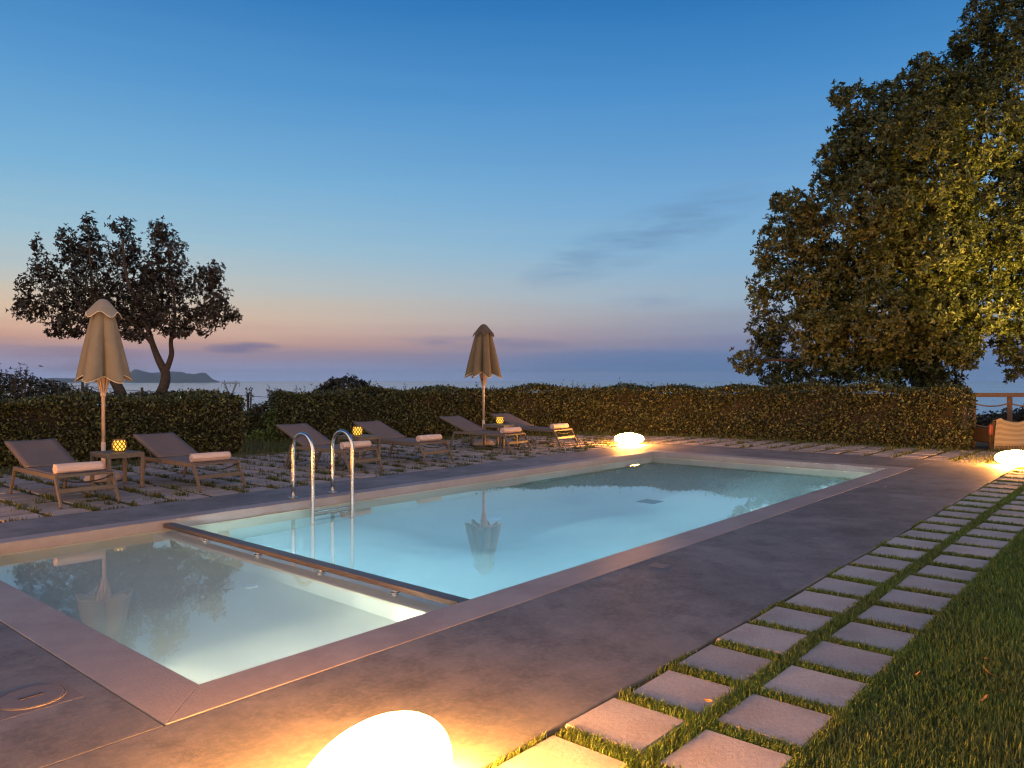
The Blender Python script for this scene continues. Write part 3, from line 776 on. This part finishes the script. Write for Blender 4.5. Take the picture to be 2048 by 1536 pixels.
def bush(name, blobs, depth, n, label, L=.06, material_=None, cat='bush', g=None, trunk=True, k=6, thick=.8, grp=None):
    """blobs are (px, py, rx, ry) read off the photo, turned into metres at the given distance"""
    g = g or np.random.default_rng(int(abs(blobs[0][0]*7+depth*13)))
    s = depth/F; base = depth_pt(blobs[0][0], blobs[0][1], depth); gz = -.3-.048*max(0, depth-21)
    t = tag(empty(name, (base[0], base[1], gz)), label, cat, grp); o = np.array([base[0], base[1], gz])
    tips = []; ax = []; area = sum(b[2]*b[3] for b in blobs)
    br = MB()
    for (px, py, rx, ry) in blobs:
        c = depth_pt(px, py, depth)-o; q = max(12, int(n*rx*ry/area))
        d_, a_ = clump_tips(np.zeros(3), 1.0, q, g)
        M_ = np.stack([RT*rx*s, FW*rx*s*thick, np.array([0, 0, ry*s])]); tips.append(c+d_ @ M_); ax.append(unit(a_ @ M_+np.array([0, 0, .2])))
        br.tube([(g.normal(0, .05), g.normal(0, .05), 0), tuple(c*.5+np.array([0, 0, c[2]*.1])), tuple(c)], [.05, .03, .012], 6)
    tips = np.concatenate(tips); ax = np.concatenate(ax)
    crown_obj('crown', [sprays(tips, ax, k, L, .42, g)], material_ or mt['bush'], t)
    if trunk: br.build('stems', mt['bark'], t, smooth=True)
    return t
bush('dark_bush', [(35, 785, 75, 36), (-40, 775, 70, 45), (100, 790, 45, 30)], 15.5, 1500, 'dark round bush above the hedge at the far left of the photo')
bush('dark_bush', [(165, 800, 55, 22), (120, 780, 22, 14)], 17, 500, 'low dark bush above the hedge left of the pale parasol')
bush('dark_bush', [(275, 798, 42, 14), (340, 795, 48, 14), (400, 803, 40, 9)], 16.5, 700, 'low dark bush around the foot of the carob tree')
bush('dark_bush', [(690, 778, 50, 26), (655, 788, 28, 18), (725, 786, 25, 20)], 21, 1500, 'rounded dark shrub rising above the hedge left of the brown parasol', .075)
bush('dark_bush', [(757, 787, 20, 11)], 22, 200, 'tiny dark shrub beside the rounded shrub above the hedge')
bush('dark_bush', [(1125, 784, 34, 9)], 24, 350, 'low dark shrub just showing over the hedge right of the brown parasol')
bush('dark_bush', [(1560, 788, 120, 10), (1390, 792, 60, 6), (1240, 787, 30, 6)], 24, 900, 'low dark scrub line just over the hedge left of the oak')
bush('gap_bush', [(528, 838, 30, 34), (505, 850, 22, 38), (556, 832, 22, 30), (530, 870, 34, 20)], 17.8, 2600, 'dark brown bush filling the gap between the two hedges', .06, mt['hedge_leaf'])
bush('green_weed', [(552, 842, 20, 30), (520, 872, 26, 12), (556, 872, 20, 14)], 16.6, 420, 'bright green weedy plant in the gap between the hedges', .07, mt['weed'], 'plant', trunk=False)
bush('dark_bush', [(1985, 850, 60, 26), (2050, 842, 50, 32), (1930, 862, 40, 26), (2120, 835, 80, 40)], 20.5, 2600, 'dark scrub behind the timber fence', .07)

def weed(px, top, bottom, depth, label, k=5, seed=0, wide=12):
    g = np.random.default_rng(seed+int(px)); s = depth/F; o = depth_pt(px, bottom, depth); H = (bottom-top)*s
    t = tag(empty('tall_weed', tuple(o)), label, 'weed', 'tall weeds against the sky'); st = MB(); tips = []; ax = []
    for i in range(k):
        e = RT*g.uniform(-wide, wide)*s+FW*g.normal(0, .1)+np.array([0, 0, H*g.uniform(.7, 1.0)]); m_ = e*.5+RT*g.normal(0, 1.5)*s
        st.tube([(0, 0, -.35), tuple(m_), tuple(e)], [.012, .008, .004], 5)
        for f in np.linspace(.45, 1, 7):
            tips.append(m_*2*(1-f)+e*(2*f-1)+g.normal(0, .02, 3) if f > .5 else m_+g.normal(0, .02, 3)); ax.append(unit(e+g.normal(0, .4, 3)*H))
    st.build('stem', mt['bark'], t)
    crown_obj('leaves', [sprays(np.array(tips), np.array(ax), 4, .06, .35, g, .9)], mt['bush'], t)
weed(47, 722, 790, 15, 'tall thin weed standing highest over the bush at far left', 3, 1, 8); weed(28, 738, 790, 15, 'shorter spindly weed over the bush at far left', 3, 2, 6)
weed(172, 765, 805, 16, 'spindly weed just left of the pale parasol above the hedge', 5, 3, 10); weed(500, 770, 815, 18.5, 'thin weed beside a fence post at the hedge gap', 4, 4, 7)
weed(545, 772, 825, 18.5, 'branching weed at the right of the hedge gap', 6, 5, 16); weed(405, 782, 805, 17, 'small weed over the hedge right of the carob trunk', 4, 6, 8)
weed(232, 778, 808, 17, 'small weed between the parasol pole and the carob trunk', 4, 7, 10)

def limb(mb, pts, r0, r1, n=8):
    pts = [np.array(p, float) for p in pts]; q = []
    for i in range(len(pts)-1):
        for f in np.linspace(0, 1, 6)[:-1]:
            a, b = pts[i], pts[i+1]; p = pts[max(i-1, 0)]; c = pts[min(i+2, len(pts)-1)]
            q.append(.5*((2*a)+(b-p)*f+(2*p-5*a+4*b-c)*f*f+(-p+3*a-3*b+c)*f**3))
    q.append(pts[-1]); mb.tube([tuple(x) for x in q], list(np.linspace(r0, r1, len(q))**1.0), n)

def tree(name, label, foot, depth, clumps, dens, L, k, mat_, trunks, limbs, seed, thick, dfun, asp=.42, shell=.3):
    g = np.random.default_rng(seed); s = depth/F; b = depth_pt(foot, 800, depth); o = np.array([b[0], b[1], -.25])
    t = tag(empty(name, tuple(o)), label, 'tree')
    P = lambda px, py, dd=0.0: depth_pt(px, py, depth+dd)*1.0-o
    tk = MB()
    for pts, r0, r1 in trunks: limb(tk, [P(*p) for p in pts], r0, r1, 12)
    tr = tk.build('trunk', mt['bark'], t, smooth=True)
    for pts, r0, r1 in limbs: limb(MB0 := MB(), [P(*p) for p in pts], r0, r1, 7); MB0.build('limb', mt['bark'], t, smooth=True)
    tips = []; ax = []; tw = MB()
    for (px, py, rx, ry) in clumps:
        dd = dfun(px, py, g); sc = (depth+dd)/F
        c = P(px, py, dd); q = max(14, int(dens*rx*ry*(sc*100)**2/1e2))
        d_, a_ = clump_tips(np.zeros(3), 1.0, q, g, shell)
        M_ = np.stack([RT*rx*sc, FW*math.sqrt(rx*ry)*sc*thick, np.array([0, 0, ry*sc])])
        tips.append(c+d_ @ M_); ax.append(unit(a_ @ M_+np.array([0, 0, .25*min(rx, ry)*sc])))
        for j in range(5):
            e = tips[-1][g.integers(q)]; tw.tube([tuple(c), tuple((c+e)/2+g.normal(0, .05, 3)), tuple(e)], [.018, .012, .005], 5)
    tw.build('twigs', mt['bark'], t)
    crown_obj('crown', [sprays(np.concatenate(tips), np.concatenate(ax), k, L, asp, g)], mat_, t)
    return t
CAROB = [(178, 452, 14, 32), (180, 500, 34, 44), (130, 482, 20, 30), (150, 520, 30, 40), (74, 492, 11, 24), (92, 540, 32, 34), (52, 566, 20, 24), (62, 618, 38, 28), (45, 600, 18, 16),
         (125, 590, 50, 50), (190, 570, 50, 60), (240, 452, 24, 20), (258, 495, 24, 46), (228, 510, 14, 30), (265, 560, 44, 60), (318, 462, 26, 22), (335, 505, 40, 46), (345, 570, 54, 50), (305, 540, 20, 40),
         (430, 545, 18, 28), (412, 560, 30, 34), (425, 600, 40, 36), (440, 630, 36, 20), (395, 640, 48, 30), (340, 640, 50, 34), (285, 630, 50, 40), (250, 650, 46, 28), (200, 640, 50, 32), (140, 645, 44, 26),
         (110, 664, 22, 12), (470, 634, 20, 9), (300, 600, 46, 50), (210, 610, 46, 44), (150, 665, 22, 10), (360, 668, 24, 8), (270, 672, 30, 12)]
tree('carob_tree', 'spreading dark carob tree with two leaning trunks behind the left hedge', 315, 18.0, CAROB, 9.5, .078, 7, mt['carob'],
     [([(312, 850), (318, 800), (330, 765), (331, 742)], .135, .10), ([(255, 850), (245, 795), (228, 760), (205, 720), (190, 670)], .13, .09)],
     [([(331, 745), (318, 720), (306, 690), (290, 640), (255, 560), (245, 480)], .10, .02), ([(331, 745), (343, 710), (342, 680), (350, 620), (335, 500)], .075, .018),
      ([(306, 690), (270, 650), (200, 600), (130, 540)], .05, .015), ([(342, 680), (380, 640), (430, 590)], .04, .012), ([(190, 670), (160, 610), (90, 560)], .05, .012), ([(190, 670), (185, 600), (178, 480)], .05, .012)],
     21, .9, lambda x, y, g: g.uniform(-1.1, 1.1)*max(.2, 1-abs(x-260)/250), asp=.45)
OAK = [(1492, 722, 30, 26), (1560, 738, 56, 40), (1535, 690, 30, 22), (1540, 655, 42, 44), (1516, 600, 20, 34), (1550, 560, 46, 48), (1528, 512, 20, 34), (1565, 470, 42, 48), (1560, 405, 22, 24), (1592, 405, 34, 26), (1615, 470, 50, 54),
       (1640, 560, 76, 66), (1640, 650, 76, 66), (1652, 735, 66, 48), (1655, 318, 24, 28), (1690, 350, 46, 46), (1690, 260, 26, 36), (1680, 190, 22, 24), (1712, 215, 36, 46), (1740, 300, 66, 70), (1745, 410, 84, 84), (1750, 520, 84, 84),
       (1760, 640, 84, 76), (1765, 735, 76, 50), (1770, 190, 34, 28), (1800, 230, 50, 50), (1848, 130, 30, 26), (1870, 180, 50, 50), (1850, 265, 76, 72), (1860, 380, 86, 84), (1870, 500, 86, 84), (1875, 615, 84, 74), (1880, 700, 70, 52), (1880, 765, 46, 26),
       (1925, 85, 24, 28), (1962, 30, 30, 50), (1965, 130, 64, 72), (1970, 260, 86, 84), (1980, 390, 86, 84), (1985, 520, 86, 76), (1985, 620, 76, 56), (1930, 700, 34, 40), (2030, 60, 62, 84), (2050, 180, 80, 86), (2060, 320, 84, 84),
       (2070, 460, 84, 84), (2070, 580, 76, 60), (2040, 665, 54, 24), (2000, 690, 24, 14), (2036, 735, 12, 22), (2160, 100, 100, 110), (2170, 300, 110, 120), (2180, 500, 100, 110), (2060, -40, 90, 70), (2180, -60, 110, 90), (2290, 250, 110, 180), (2280, 480, 90, 110),
       (1640, 440, 40, 36), (1612, 425, 30, 24), (1905, 150, 42, 50), (1925, 190, 50, 50), (1690, 300, 40, 40), (1650, 370, 30, 34), (1820, 170, 34, 30), (2012, 708, 22, 22), (2044, 706, 18, 26), (2020, 752, 12, 14)]
def oak_depth(x, y, g):
    r2 = ((x-1985)/520)**2+((y-360)/470)**2
    return -2.3*math.sqrt(max(0, 1-r2))+g.uniform(-.8, .8)
tree('oak_tree', 'huge spreading oak, its low right branches lit yellow, behind the end of the hedge', 1860, 18.2, OAK+[(x+20, y-20, rx*.9, ry*.9) for x, y, rx, ry in OAK[:36] if rx > 60], 8.8, .102, 7, mt['oak'],
     [([(1862, 900), (1860, 800), (1852, 720), (1870, 640, -.4), (1900, 560, -.4)], .42, .26)],
     [([(1900, 560, -.4), (1920, 440), (1960, 250), (1975, 60)], .2, .04), ([(1852, 720), (1780, 660), (1680, 600), (1560, 560)], .16, .03), ([(1870, 640, -.4), (1800, 500), (1740, 350), (1700, 220)], .16, .03),
      ([(1852, 720), (1760, 720), (1640, 720), (1500, 720)], .12, .02), ([(1900, 560, -.4), (2000, 480), (2120, 420)], .18, .04), ([(1870, 640, -.4), (1990, 640, -1), (2050, 660, -1)], .10, .02)],
     33, .8, oak_depth, asp=.42, shell=.55)

# ------------------------------------------------------------------ fences, pylon, chair
def fence():
    A = np.array([16.82, -.06, -.05]); dv = np.array([.66, -.75, 0.]); dv /= np.linalg.norm(dv)
    t = tag(empty('timber_fence', tuple(A)), 'brown timber post and rail fence with slack ropes at the end of the hedge', 'fence')
    for k in range(4):
        p = dv*.765*k; MB().bar(tuple(p), tuple(p+np.array([0, 0, 1.0])), .09, .09, (1, 0, 0)).build('post', mt['timber'], t, bevel=.006)
    MB().bar(tuple(-dv*.42+[0, 0, 1.045]), tuple(dv*2.6+[0, 0, 1.045]), .12, .085).build('top_rail', mt['timber'], t, bevel=.006)
    for z in (.86, .42):
        for k in range(3):
            a, b = dv*(.765*k+.045), dv*(.765*(k+1)-.045)
            MB().tube([tuple(a*(1-f)+b*f+np.array([0, 0, z-.05*4*f*(1-f)])) for f in np.linspace(0, 1, 9)], .015, 7).build('rope', mt['rope'], t, smooth=True)
    e = np.array([-.95, .22, 0.])
    MB().bar((-.05, .01, .30), tuple(e+[0, 0, .24]), .05, .07).build('low_rail', mt['timber'], t, bevel=.005)
    for z in (.72, .52): MB().tube([tuple(e*f+np.array([0, 0, z-.16*f*(1-f)*2-.1*f])) for f in np.linspace(.05, 1, 9)], .014, 7).build('rope', mt['rope'], t, smooth=True)
    MB().bar((e[0], e[1], 0), (e[0], e[1], 1.0), .09, .09, (1, 0, 0)).build('post', mt['timber'], t, bevel=.006)
fence()

def chair():
    o = depth_pt(2028, 898, 14.6); o = np.array([o[0], o[1], -.034])
    t = tag(empty('lounge_chair', tuple(o), YAW-math.pi/2), 'low dark lounge chair half covered by a striped blanket behind the right lamp', 'armchair')
    MB().box(-.40, .42, .06, .74, .13, .30).build('seat', mt['wicker'], t, bevel=.05, seg=4)
    MB().box(-.38, .42, .02, .14, .16, .56).build('backrest', mt['wicker'], t, bevel=.045, seg=4)
    for s in (-1, 1):
        MB().box(*(sorted((s*.43, s*.38))), .05, .74, .15, .42).build('armrest', mt['wicker'], t, bevel=.02)
        for y in (.10, .66): MB().box(s*.38-.025, s*.38+.025, y-.025, y+.025, 0, .16).build('leg', mt['wicker'], t)
    MB().box(-.47, -.39, -.01, .05, .30, .50).build('side_panel', mt['red'], t, bevel=.02)
    P = []
    M = bpy.data.materials.new('striped_blanket'); M.use_nodes = True; q = M.node_tree; bs_ = q.nodes['Principled BSDF']
    tc = nd(q, 'ShaderNodeAttribute', attribute_name='weave').outputs['Fac']
    st = nd(q, 'ShaderNodeMath', {0: mth(q, 'FRACT', mth(q, 'MULTIPLY', tc, 7.0)), 1: .5}, operation='GREATER_THAN').outputs[0]
    q.links.new(mixc(q, st, (.215, .17, .105), (.28, .23, .15)), bs_.inputs['Base Color']); bs_.inputs['Roughness'].default_value = .95
    nu, nv = 25, 30; ws = []
    for i in range(nv):
        f = i/(nv-1); row = []
        for j in range(nu):
            u = j/(nu-1); x = -.36+.66*u
            topz = .60-.05*math.sin(math.pi*min(1, max(0, u*1.15)))+.03*math.exp(-((u-.12)/.06)**2)+.02*math.sin(7*u)
            if f < .72:
                g_ = f/.72; z = .10+(topz-.10)*g_; y = -.05-.05*(1-g_)+.018*math.sin(9*u+2*g_)*(1-g_*.5); x -= .08*(1-g_)*(1-u)
            else:
                g_ = (f-.72)/.28; y = -.05+.30*g_; z = topz-.02*math.sin(g_*1.5)-.16*g_*g_
            row.append((x, y, z)); ws.append(f)
        P.append(row)
    b = tag(MB().grid(P).build('blanket', M, None, smooth=True, thick=.008), 'cream striped blanket with a fringe draped over the lounge chair', 'blanket')
    at_ = b.data.attributes.new('weave', 'FLOAT', 'POINT'); at_.data.foreach_set('value', np.array(ws, np.float32))
    b.location = tuple(o); b.rotation_euler = (0, 0, YAW-math.pi/2)
    W2 = []; ws = []
    for i in range(16):
        f = i/15; row = []
        for j in range(14):
            u = j/13; row.append((.28+.34*u, -.06+.02*math.sin(11*u)+.10*u, .59-.22*u*u-(.30-.05*u)*f+.01*math.sin(9*u+4*f))); ws.append(u)
        W2.append(row)
    fr = MB()
    for j in range(26):
        u = j/25; x = -.44+.70*u; fr.tube([(x, -.10, .105), (x+rng.normal(0, .004), -.105, .07), (x+rng.normal(0, .008), -.10, .025)], [.006, .008, .005], 5)
    fr.build('fringe', mt['piping'] if False else M, b)
    fo = MB().grid(W2).build('side_fold', M, b, smooth=True, thick=.008)
    at_ = fo.data.attributes.new('weave', 'FLOAT', 'POINT'); at_.data.foreach_set('value', np.array(ws, np.float32))
chair()

def wire_fence():
    P = [depth_pt(x, 792, dd) for x, dd in ((60, 17.2), (165, 17.4), (284, 17.8), (396, 18.2), (496, 18.6), (610, 19.2))]
    o = P[0]*1.0; o[2] = -.4; t = tag(empty('wire_fence', tuple(o)), 'thin wire fence on slim posts beyond the left hedge', 'fence')
    tops = [768, 764, 775, 778, 785, 790]
    Q = []
    for (p, ty, (x, dd)) in zip(P, tops, ((60, 17.2), (165, 17.4), (284, 17.8), (396, 18.2), (496, 18.6), (610, 19.2))):
        a = depth_pt(x, ty, dd)-o; Q.append(a); MB().bar((a[0], a[1], 0), tuple(a), .045, .045, (1, 0, 0)).build('post', mt['post'], t)
    for k in range(5):
        for h in (.08, .28):
            a, b = Q[k]-[0, 0, h], Q[k+1]-[0, 0, h]
            MB().tube([tuple(a), tuple((a+b)/2-[0, 0, .02]), tuple(b)], .006, 5).build('wire', mt['post'], t)
wire_fence()

def pylon():
    D = 620.0; s = D/F; c = depth_pt(460.5, 800, D); zt = depth_pt(460, 764, D)[2]; ht = 34.0
    t = tag(empty('power_pylon', (c[0], c[1], zt-ht), YAW-math.pi/2), 'distant lattice power pylon standing before the sea', 'pylon')
    mb = MB(); X = lambda px: (px-460.5)*s; Z = lambda py: ht-(py-764)*s; w = .20
    def leg_(a, b, n):
        a, b = np.array(a), np.array(b)
        for off in (-.5, .5):
            mb.bar(tuple(a+[off, 0, 0]), tuple(b+[off*.6, 0, 0]), w, w, (0, 1, 0)); mb.bar(tuple(a+[off, 1, 0]), tuple(b+[off*.6, 1, 0]), w, w, (0, 1, 0))
        for k in range(n):
            f0, f1 = k/n, (k+1)/n; o_ = .5 if k % 2 else -.5
            mb.bar(tuple(a*(1-f0)+b*f0+[o_, 0, 0]), tuple(a*(1-f1)+b*f1+[-o_, 0, 0]), w*.7, w*.7, (0, 1, 0))
    leg_((X(449), 0, Z(767)), (X(459), 0, Z(793)), 9); leg_((X(472), 0, Z(767)), (X(462), 0, Z(793)), 9)
    for sx in (-1, 1):
        leg_((sx*.8, 0, Z(793)), (sx*2.6, 0, 0), 8)
    mb.build('tower', mt['iron'], t)
    cr = MB()
    for z in (Z(764), Z(767.5)): cr.bar((X(443), 0, z), (X(479), 0, z), w*1.3, w*1.3); cr.bar((X(443), 1, z), (X(479), 1, z), w*1.3, w*1.3)
    for k in range(16):
        a, b = X(443+36*k/16), X(443+36*(k+1)/16); cr.bar((a, 0, Z(764 if k % 2 else 767.5)), (b, 0, Z(767.5 if k % 2 else 764)), w, w, (0, 1, 0))
    for px in (449, 472): cr.bar((X(px), 0, Z(764)), (X(px), 0, Z(760.5)), w*2, w*2, (1, 0, 0))
    cr.build('cross_arm', mt['iron'], t)
    for px in (443, 461, 479): MB().tube([(X(px), 0, Z(767)), (X(px), 0, Z(774))], .12, 6).build('insulator', mt['iron'], t)
pylon()

# ------------------------------------------------------------------ grass
def blades(P, L, Wd, g, lean=.55):
    n = len(P); az = g.uniform(0, 6.283, n); d_ = np.stack([np.cos(az), np.sin(az), np.zeros(n)], 1); s_ = np.stack([-np.sin(az), np.cos(az), np.zeros(n)], 1)
    ln = np.abs(g.normal(lean, .3, n))[:, None]; L = L[:, None]; Wd = Wd[:, None]; up = np.array([0, 0, 1.])
    mid = P+up*L*.55+d_*L*.22*ln; tip = P+up*L*(1-.18*ln)+d_*L*.75*ln
    V = np.stack([P-s_*Wd/2, P+s_*Wd/2, mid+s_*Wd*.42, mid-s_*Wd*.42, tip], 1).reshape(-1, 3); k = np.arange(n)[:, None]*5
    return V, [k+np.array([[0, 1, 2, 3]]), k+np.array([[3, 2, 4]])]
def grass_obj(name, P, L, Wd, label, g, mat_=None, lean=.55):
    V, Fs = blades(P, L, Wd, g, lean); o = link(name, np_mesh(name, V, Fs), mat_ or mt['grass'])
    tag(o, label, 'grass', kind='stuff'); return o
g = np.random.default_rng(77)
# lawn: dense near the camera, coarser far off
def lawn():
    n = 520000; x = g.uniform(-.6, 13.0, n); y = -2.23-g.gamma(1.3, 1.3, n)
    dist = (x-CAM[0])*FW[0]+(y-CAM[1])*FW[1]; side = (x-CAM[0])*RT[0]+(y-CAM[1])*RT[1]
    ok = (dist > 1.5) & (side < dist*.72+.3) & (side > -dist*.7) & (g.random(n) < np.clip((3.4/np.maximum(dist, 1))**1.5, .05, 1.0))
    x, y, dist = x[ok], y[ok], dist[ok]
    edge = np.clip((-2.23-y)/.5, 0, 1)
    patch = .5+.5*np.sin(x*2.1+1.5*np.sin(y*1.7))*np.sin(y*2.6+x*.8)
    L = g.uniform(.022, .052, len(x))*(.75+.35*patch)*(.85+.25*edge)*(1+.03*dist); Wd = g.uniform(.0028, .005, len(x))*(1+.16*np.maximum(dist-2.5, 0))
    return np.stack([x, y, np.full(len(x), -.024)], 1), L, Wd
def lawn_far():
    n = 90000; x = g.uniform(-3.5, 14.0, n); y = g.uniform(-9.5, -2.25, n)
    dist = (x-CAM[0])*FW[0]+(y-CAM[1])*FW[1]; side = (x-CAM[0])*RT[0]+(y-CAM[1])*RT[1]
    ok = (side > dist*.66) | (dist < 1.5); x, y = x[ok], y[ok]
    return np.stack([x, y, np.full(len(x), -.024)], 1), g.uniform(.03, .065, len(x)), g.uniform(.008, .014, len(x))
Pa, La, Wa = lawn(); Pb, Lb, Wb = lawn_far(); P, L, Wd = np.concatenate([Pa, Pb]), np.concatenate([La, Lb]), np.concatenate([Wa, Wb])
grass_obj('lawn_grass', P, L, Wd, 'short green lawn to the right of the stepping slabs', g)
# grass in the joints of the path
def path_grass():
    n = 420000; x = g.uniform(-.4, 12.4, n); y = g.uniform(-2.27, -1.442, n); dist = (x-CAM[0])*FW[0]+(y-CAM[1])*FW[1]
    keep = g.random(n) < np.clip((3.0/np.maximum(dist, 1))**1.25, .07, 1.0); x, y, dist = x[keep], y[keep], dist[keep]
    for sx, sy in path_slots:
        m_ = (np.abs(x-sx) < .170) & (np.abs(y-sy) < .167); x, y, dist = x[~m_], y[~m_], dist[~m_]
    near_deck = (y > -1.475)
    ph = np.sin(x*5.3)+.7*np.sin(x*11.1+2)
    m_ = near_deck & (ph+g.normal(0, .3, len(x)) < .55); x, y, dist = x[~m_], y[~m_], dist[~m_]
    L = g.uniform(.016, .042, len(x))*(1+.02*dist); Wd = g.uniform(.0028, .0048, len(x))*(1+.15*np.maximum(dist-2.5, 0))
    return np.stack([x, y, np.full(len(x), -.024)], 1), L, Wd
P, L, Wd = path_grass(); grass_obj('path_grass', P, L, Wd, 'green grass growing in the joints between the stepping slabs', g, lean=.7)
def tuft_grass():
    Ps = []; Ls = []
    for (x, y, kind) in terr_slots:
        for q in range(g.poisson(3.2 if kind == 0 else 1.6)):
            if kind == 0: cx, cy_ = (x+.210+g.normal(0, .012), y+g.uniform(-.17, .17)) if g.random() < .72 else (x+g.uniform(-.2, .2), y+.172+g.normal(0, .008))
            else: cx, cy_ = (x+g.uniform(-.16, .16), y+.226+g.normal(0, .015))
            k = int(g.gamma(1.6, 14)); r_ = g.uniform(.02, .07)
            a = g.normal(0, 1, (k, 2))*[r_ if (kind or True) else r_, r_]
            if kind == 0: a[:, 0] *= .6
            Ps.append(np.column_stack([cx+a[:, 0], cy_+a[:, 1], np.full(k, -.024)])); Ls.append(g.uniform(.03, .085, k)*g.uniform(.7, 1.15))
    n = 2600; xx = np.concatenate([g.uniform(0, 12.3, n)]); yy = 5.055+np.abs(g.normal(0, .02, n)); ph = np.sin(xx*3.9)+np.sin(xx*8.3+1)
    m_ = ph > .5; Ps.append(np.column_stack([xx[m_], yy[m_], np.full(m_.sum(), -.024)])); Ls.append(g.uniform(.03, .07, m_.sum()))
    # weedy verge between the paving and the hedge
    n = 9000; t_ = g.random(n); A = np.array([(-1, 9.6), (5.7, 9.0), (8.2, 9.9), (13.2, 7.9), (14.5, 6.0), (14.62, -.3)]); i = np.minimum((t_*5).astype(int), 4); f = t_*5-i
    p = A[i]*(1-f)[:, None]+A[i+1]*f[:, None]+g.normal(0, .22, (n, 2)); Ps.append(np.column_stack([p, np.full(n, -.024)])); Ls.append(g.uniform(.04, .13, n))
    n = 2500; p = np.column_stack([g.uniform(5.6, 8.4, n), g.uniform(9.3, 12.5, n)]); Ps.append(np.column_stack([p, np.full(n, -.024)])); Ls.append(g.uniform(.05, .18, n))
    n = 4000; p = np.column_stack([g.uniform(12.3, 16.9, n), g.uniform(-3.4, -.6, n)]); Ps.append(np.column_stack([p, np.full(n, -.024)])); Ls.append(g.uniform(.03, .10, n))
    P = np.concatenate(Ps); L = np.concatenate(Ls); return P, L, g.uniform(.006, .011, len(P))
P, L, Wd = tuft_grass(); grass_obj('terrace_grass', P, L, Wd, 'tufts of grass and weeds in the joints of the terrace paving', g, mt['tuft'], lean=.6)

def fallen_leaf(x, y, z, rz, label, s):
    P = []
    for i, u in enumerate(np.linspace(-1, 1, 9)):
        w = (1-u*u)**.7*.42+.02; P.append([(u*s, v*w*s, .22*s*u*u+.25*s*abs(v)*w+.05*s*math.sin(7*u+3*v)) for v in np.linspace(-1, 1, 7)])
    o = MB().grid(P).build('fallen_leaf', mt['dry'], smooth=True, thick=.001); o.location = (x, y, z); o.rotation_euler = (rng.normal(0, .35), rng.normal(0, .35), rz)
    tag(o, label, 'leaf', 'dry leaves on the lawn')
def gpt(px, py):
    dv = FW+RT*(px-1024)/F+UP*(768-py)/F; q = CAM+dv*(-CAM[2]/dv[2]); return q[0], q[1]
for px, py, lab, s in ((1975, 1349, 'orange brown dry leaf lying largest on the lawn', .030), (1968, 1404, 'curled tan dry leaf on the lawn, nearest the camera', .026), (2006, 1387, 'small dry leaf on the lawn near the right edge of the photo', .016),
                       (1973, 1323, 'pale dry leaf on the lawn above the orange brown one', .018), (1836, 1352, 'dry leaf beside the stepping slabs at the edge of the lawn', .016), (1417, 1407, 'straw coloured leaf on a stepping slab', .018)):
    x, y = gpt(px, py); fallen_leaf(x, y, .012, rng.uniform(0, 6), lab, s)

# ------------------------------------------------------------------ evening haze over the sea
hz = MB().box(-32000, 32000, -32000, 32000, -93.5, 262)
HM = bpy.data.materials.new('haze'); HM.use_nodes = True; t = HM.node_tree; t.nodes.clear()
pv = nd(t, 'ShaderNodeVolumePrincipled', {'Color': (.90, .97, 1.0, 1), 'Density': 2.6e-5, 'Anisotropy': 0.55})
t.links.new(pv.outputs[0], nd(t, 'ShaderNodeOutputMaterial').inputs['Volume'])
tag(hz.build('haze', HM), 'thin blue evening haze over the sea', 'haze', kind='stuff')
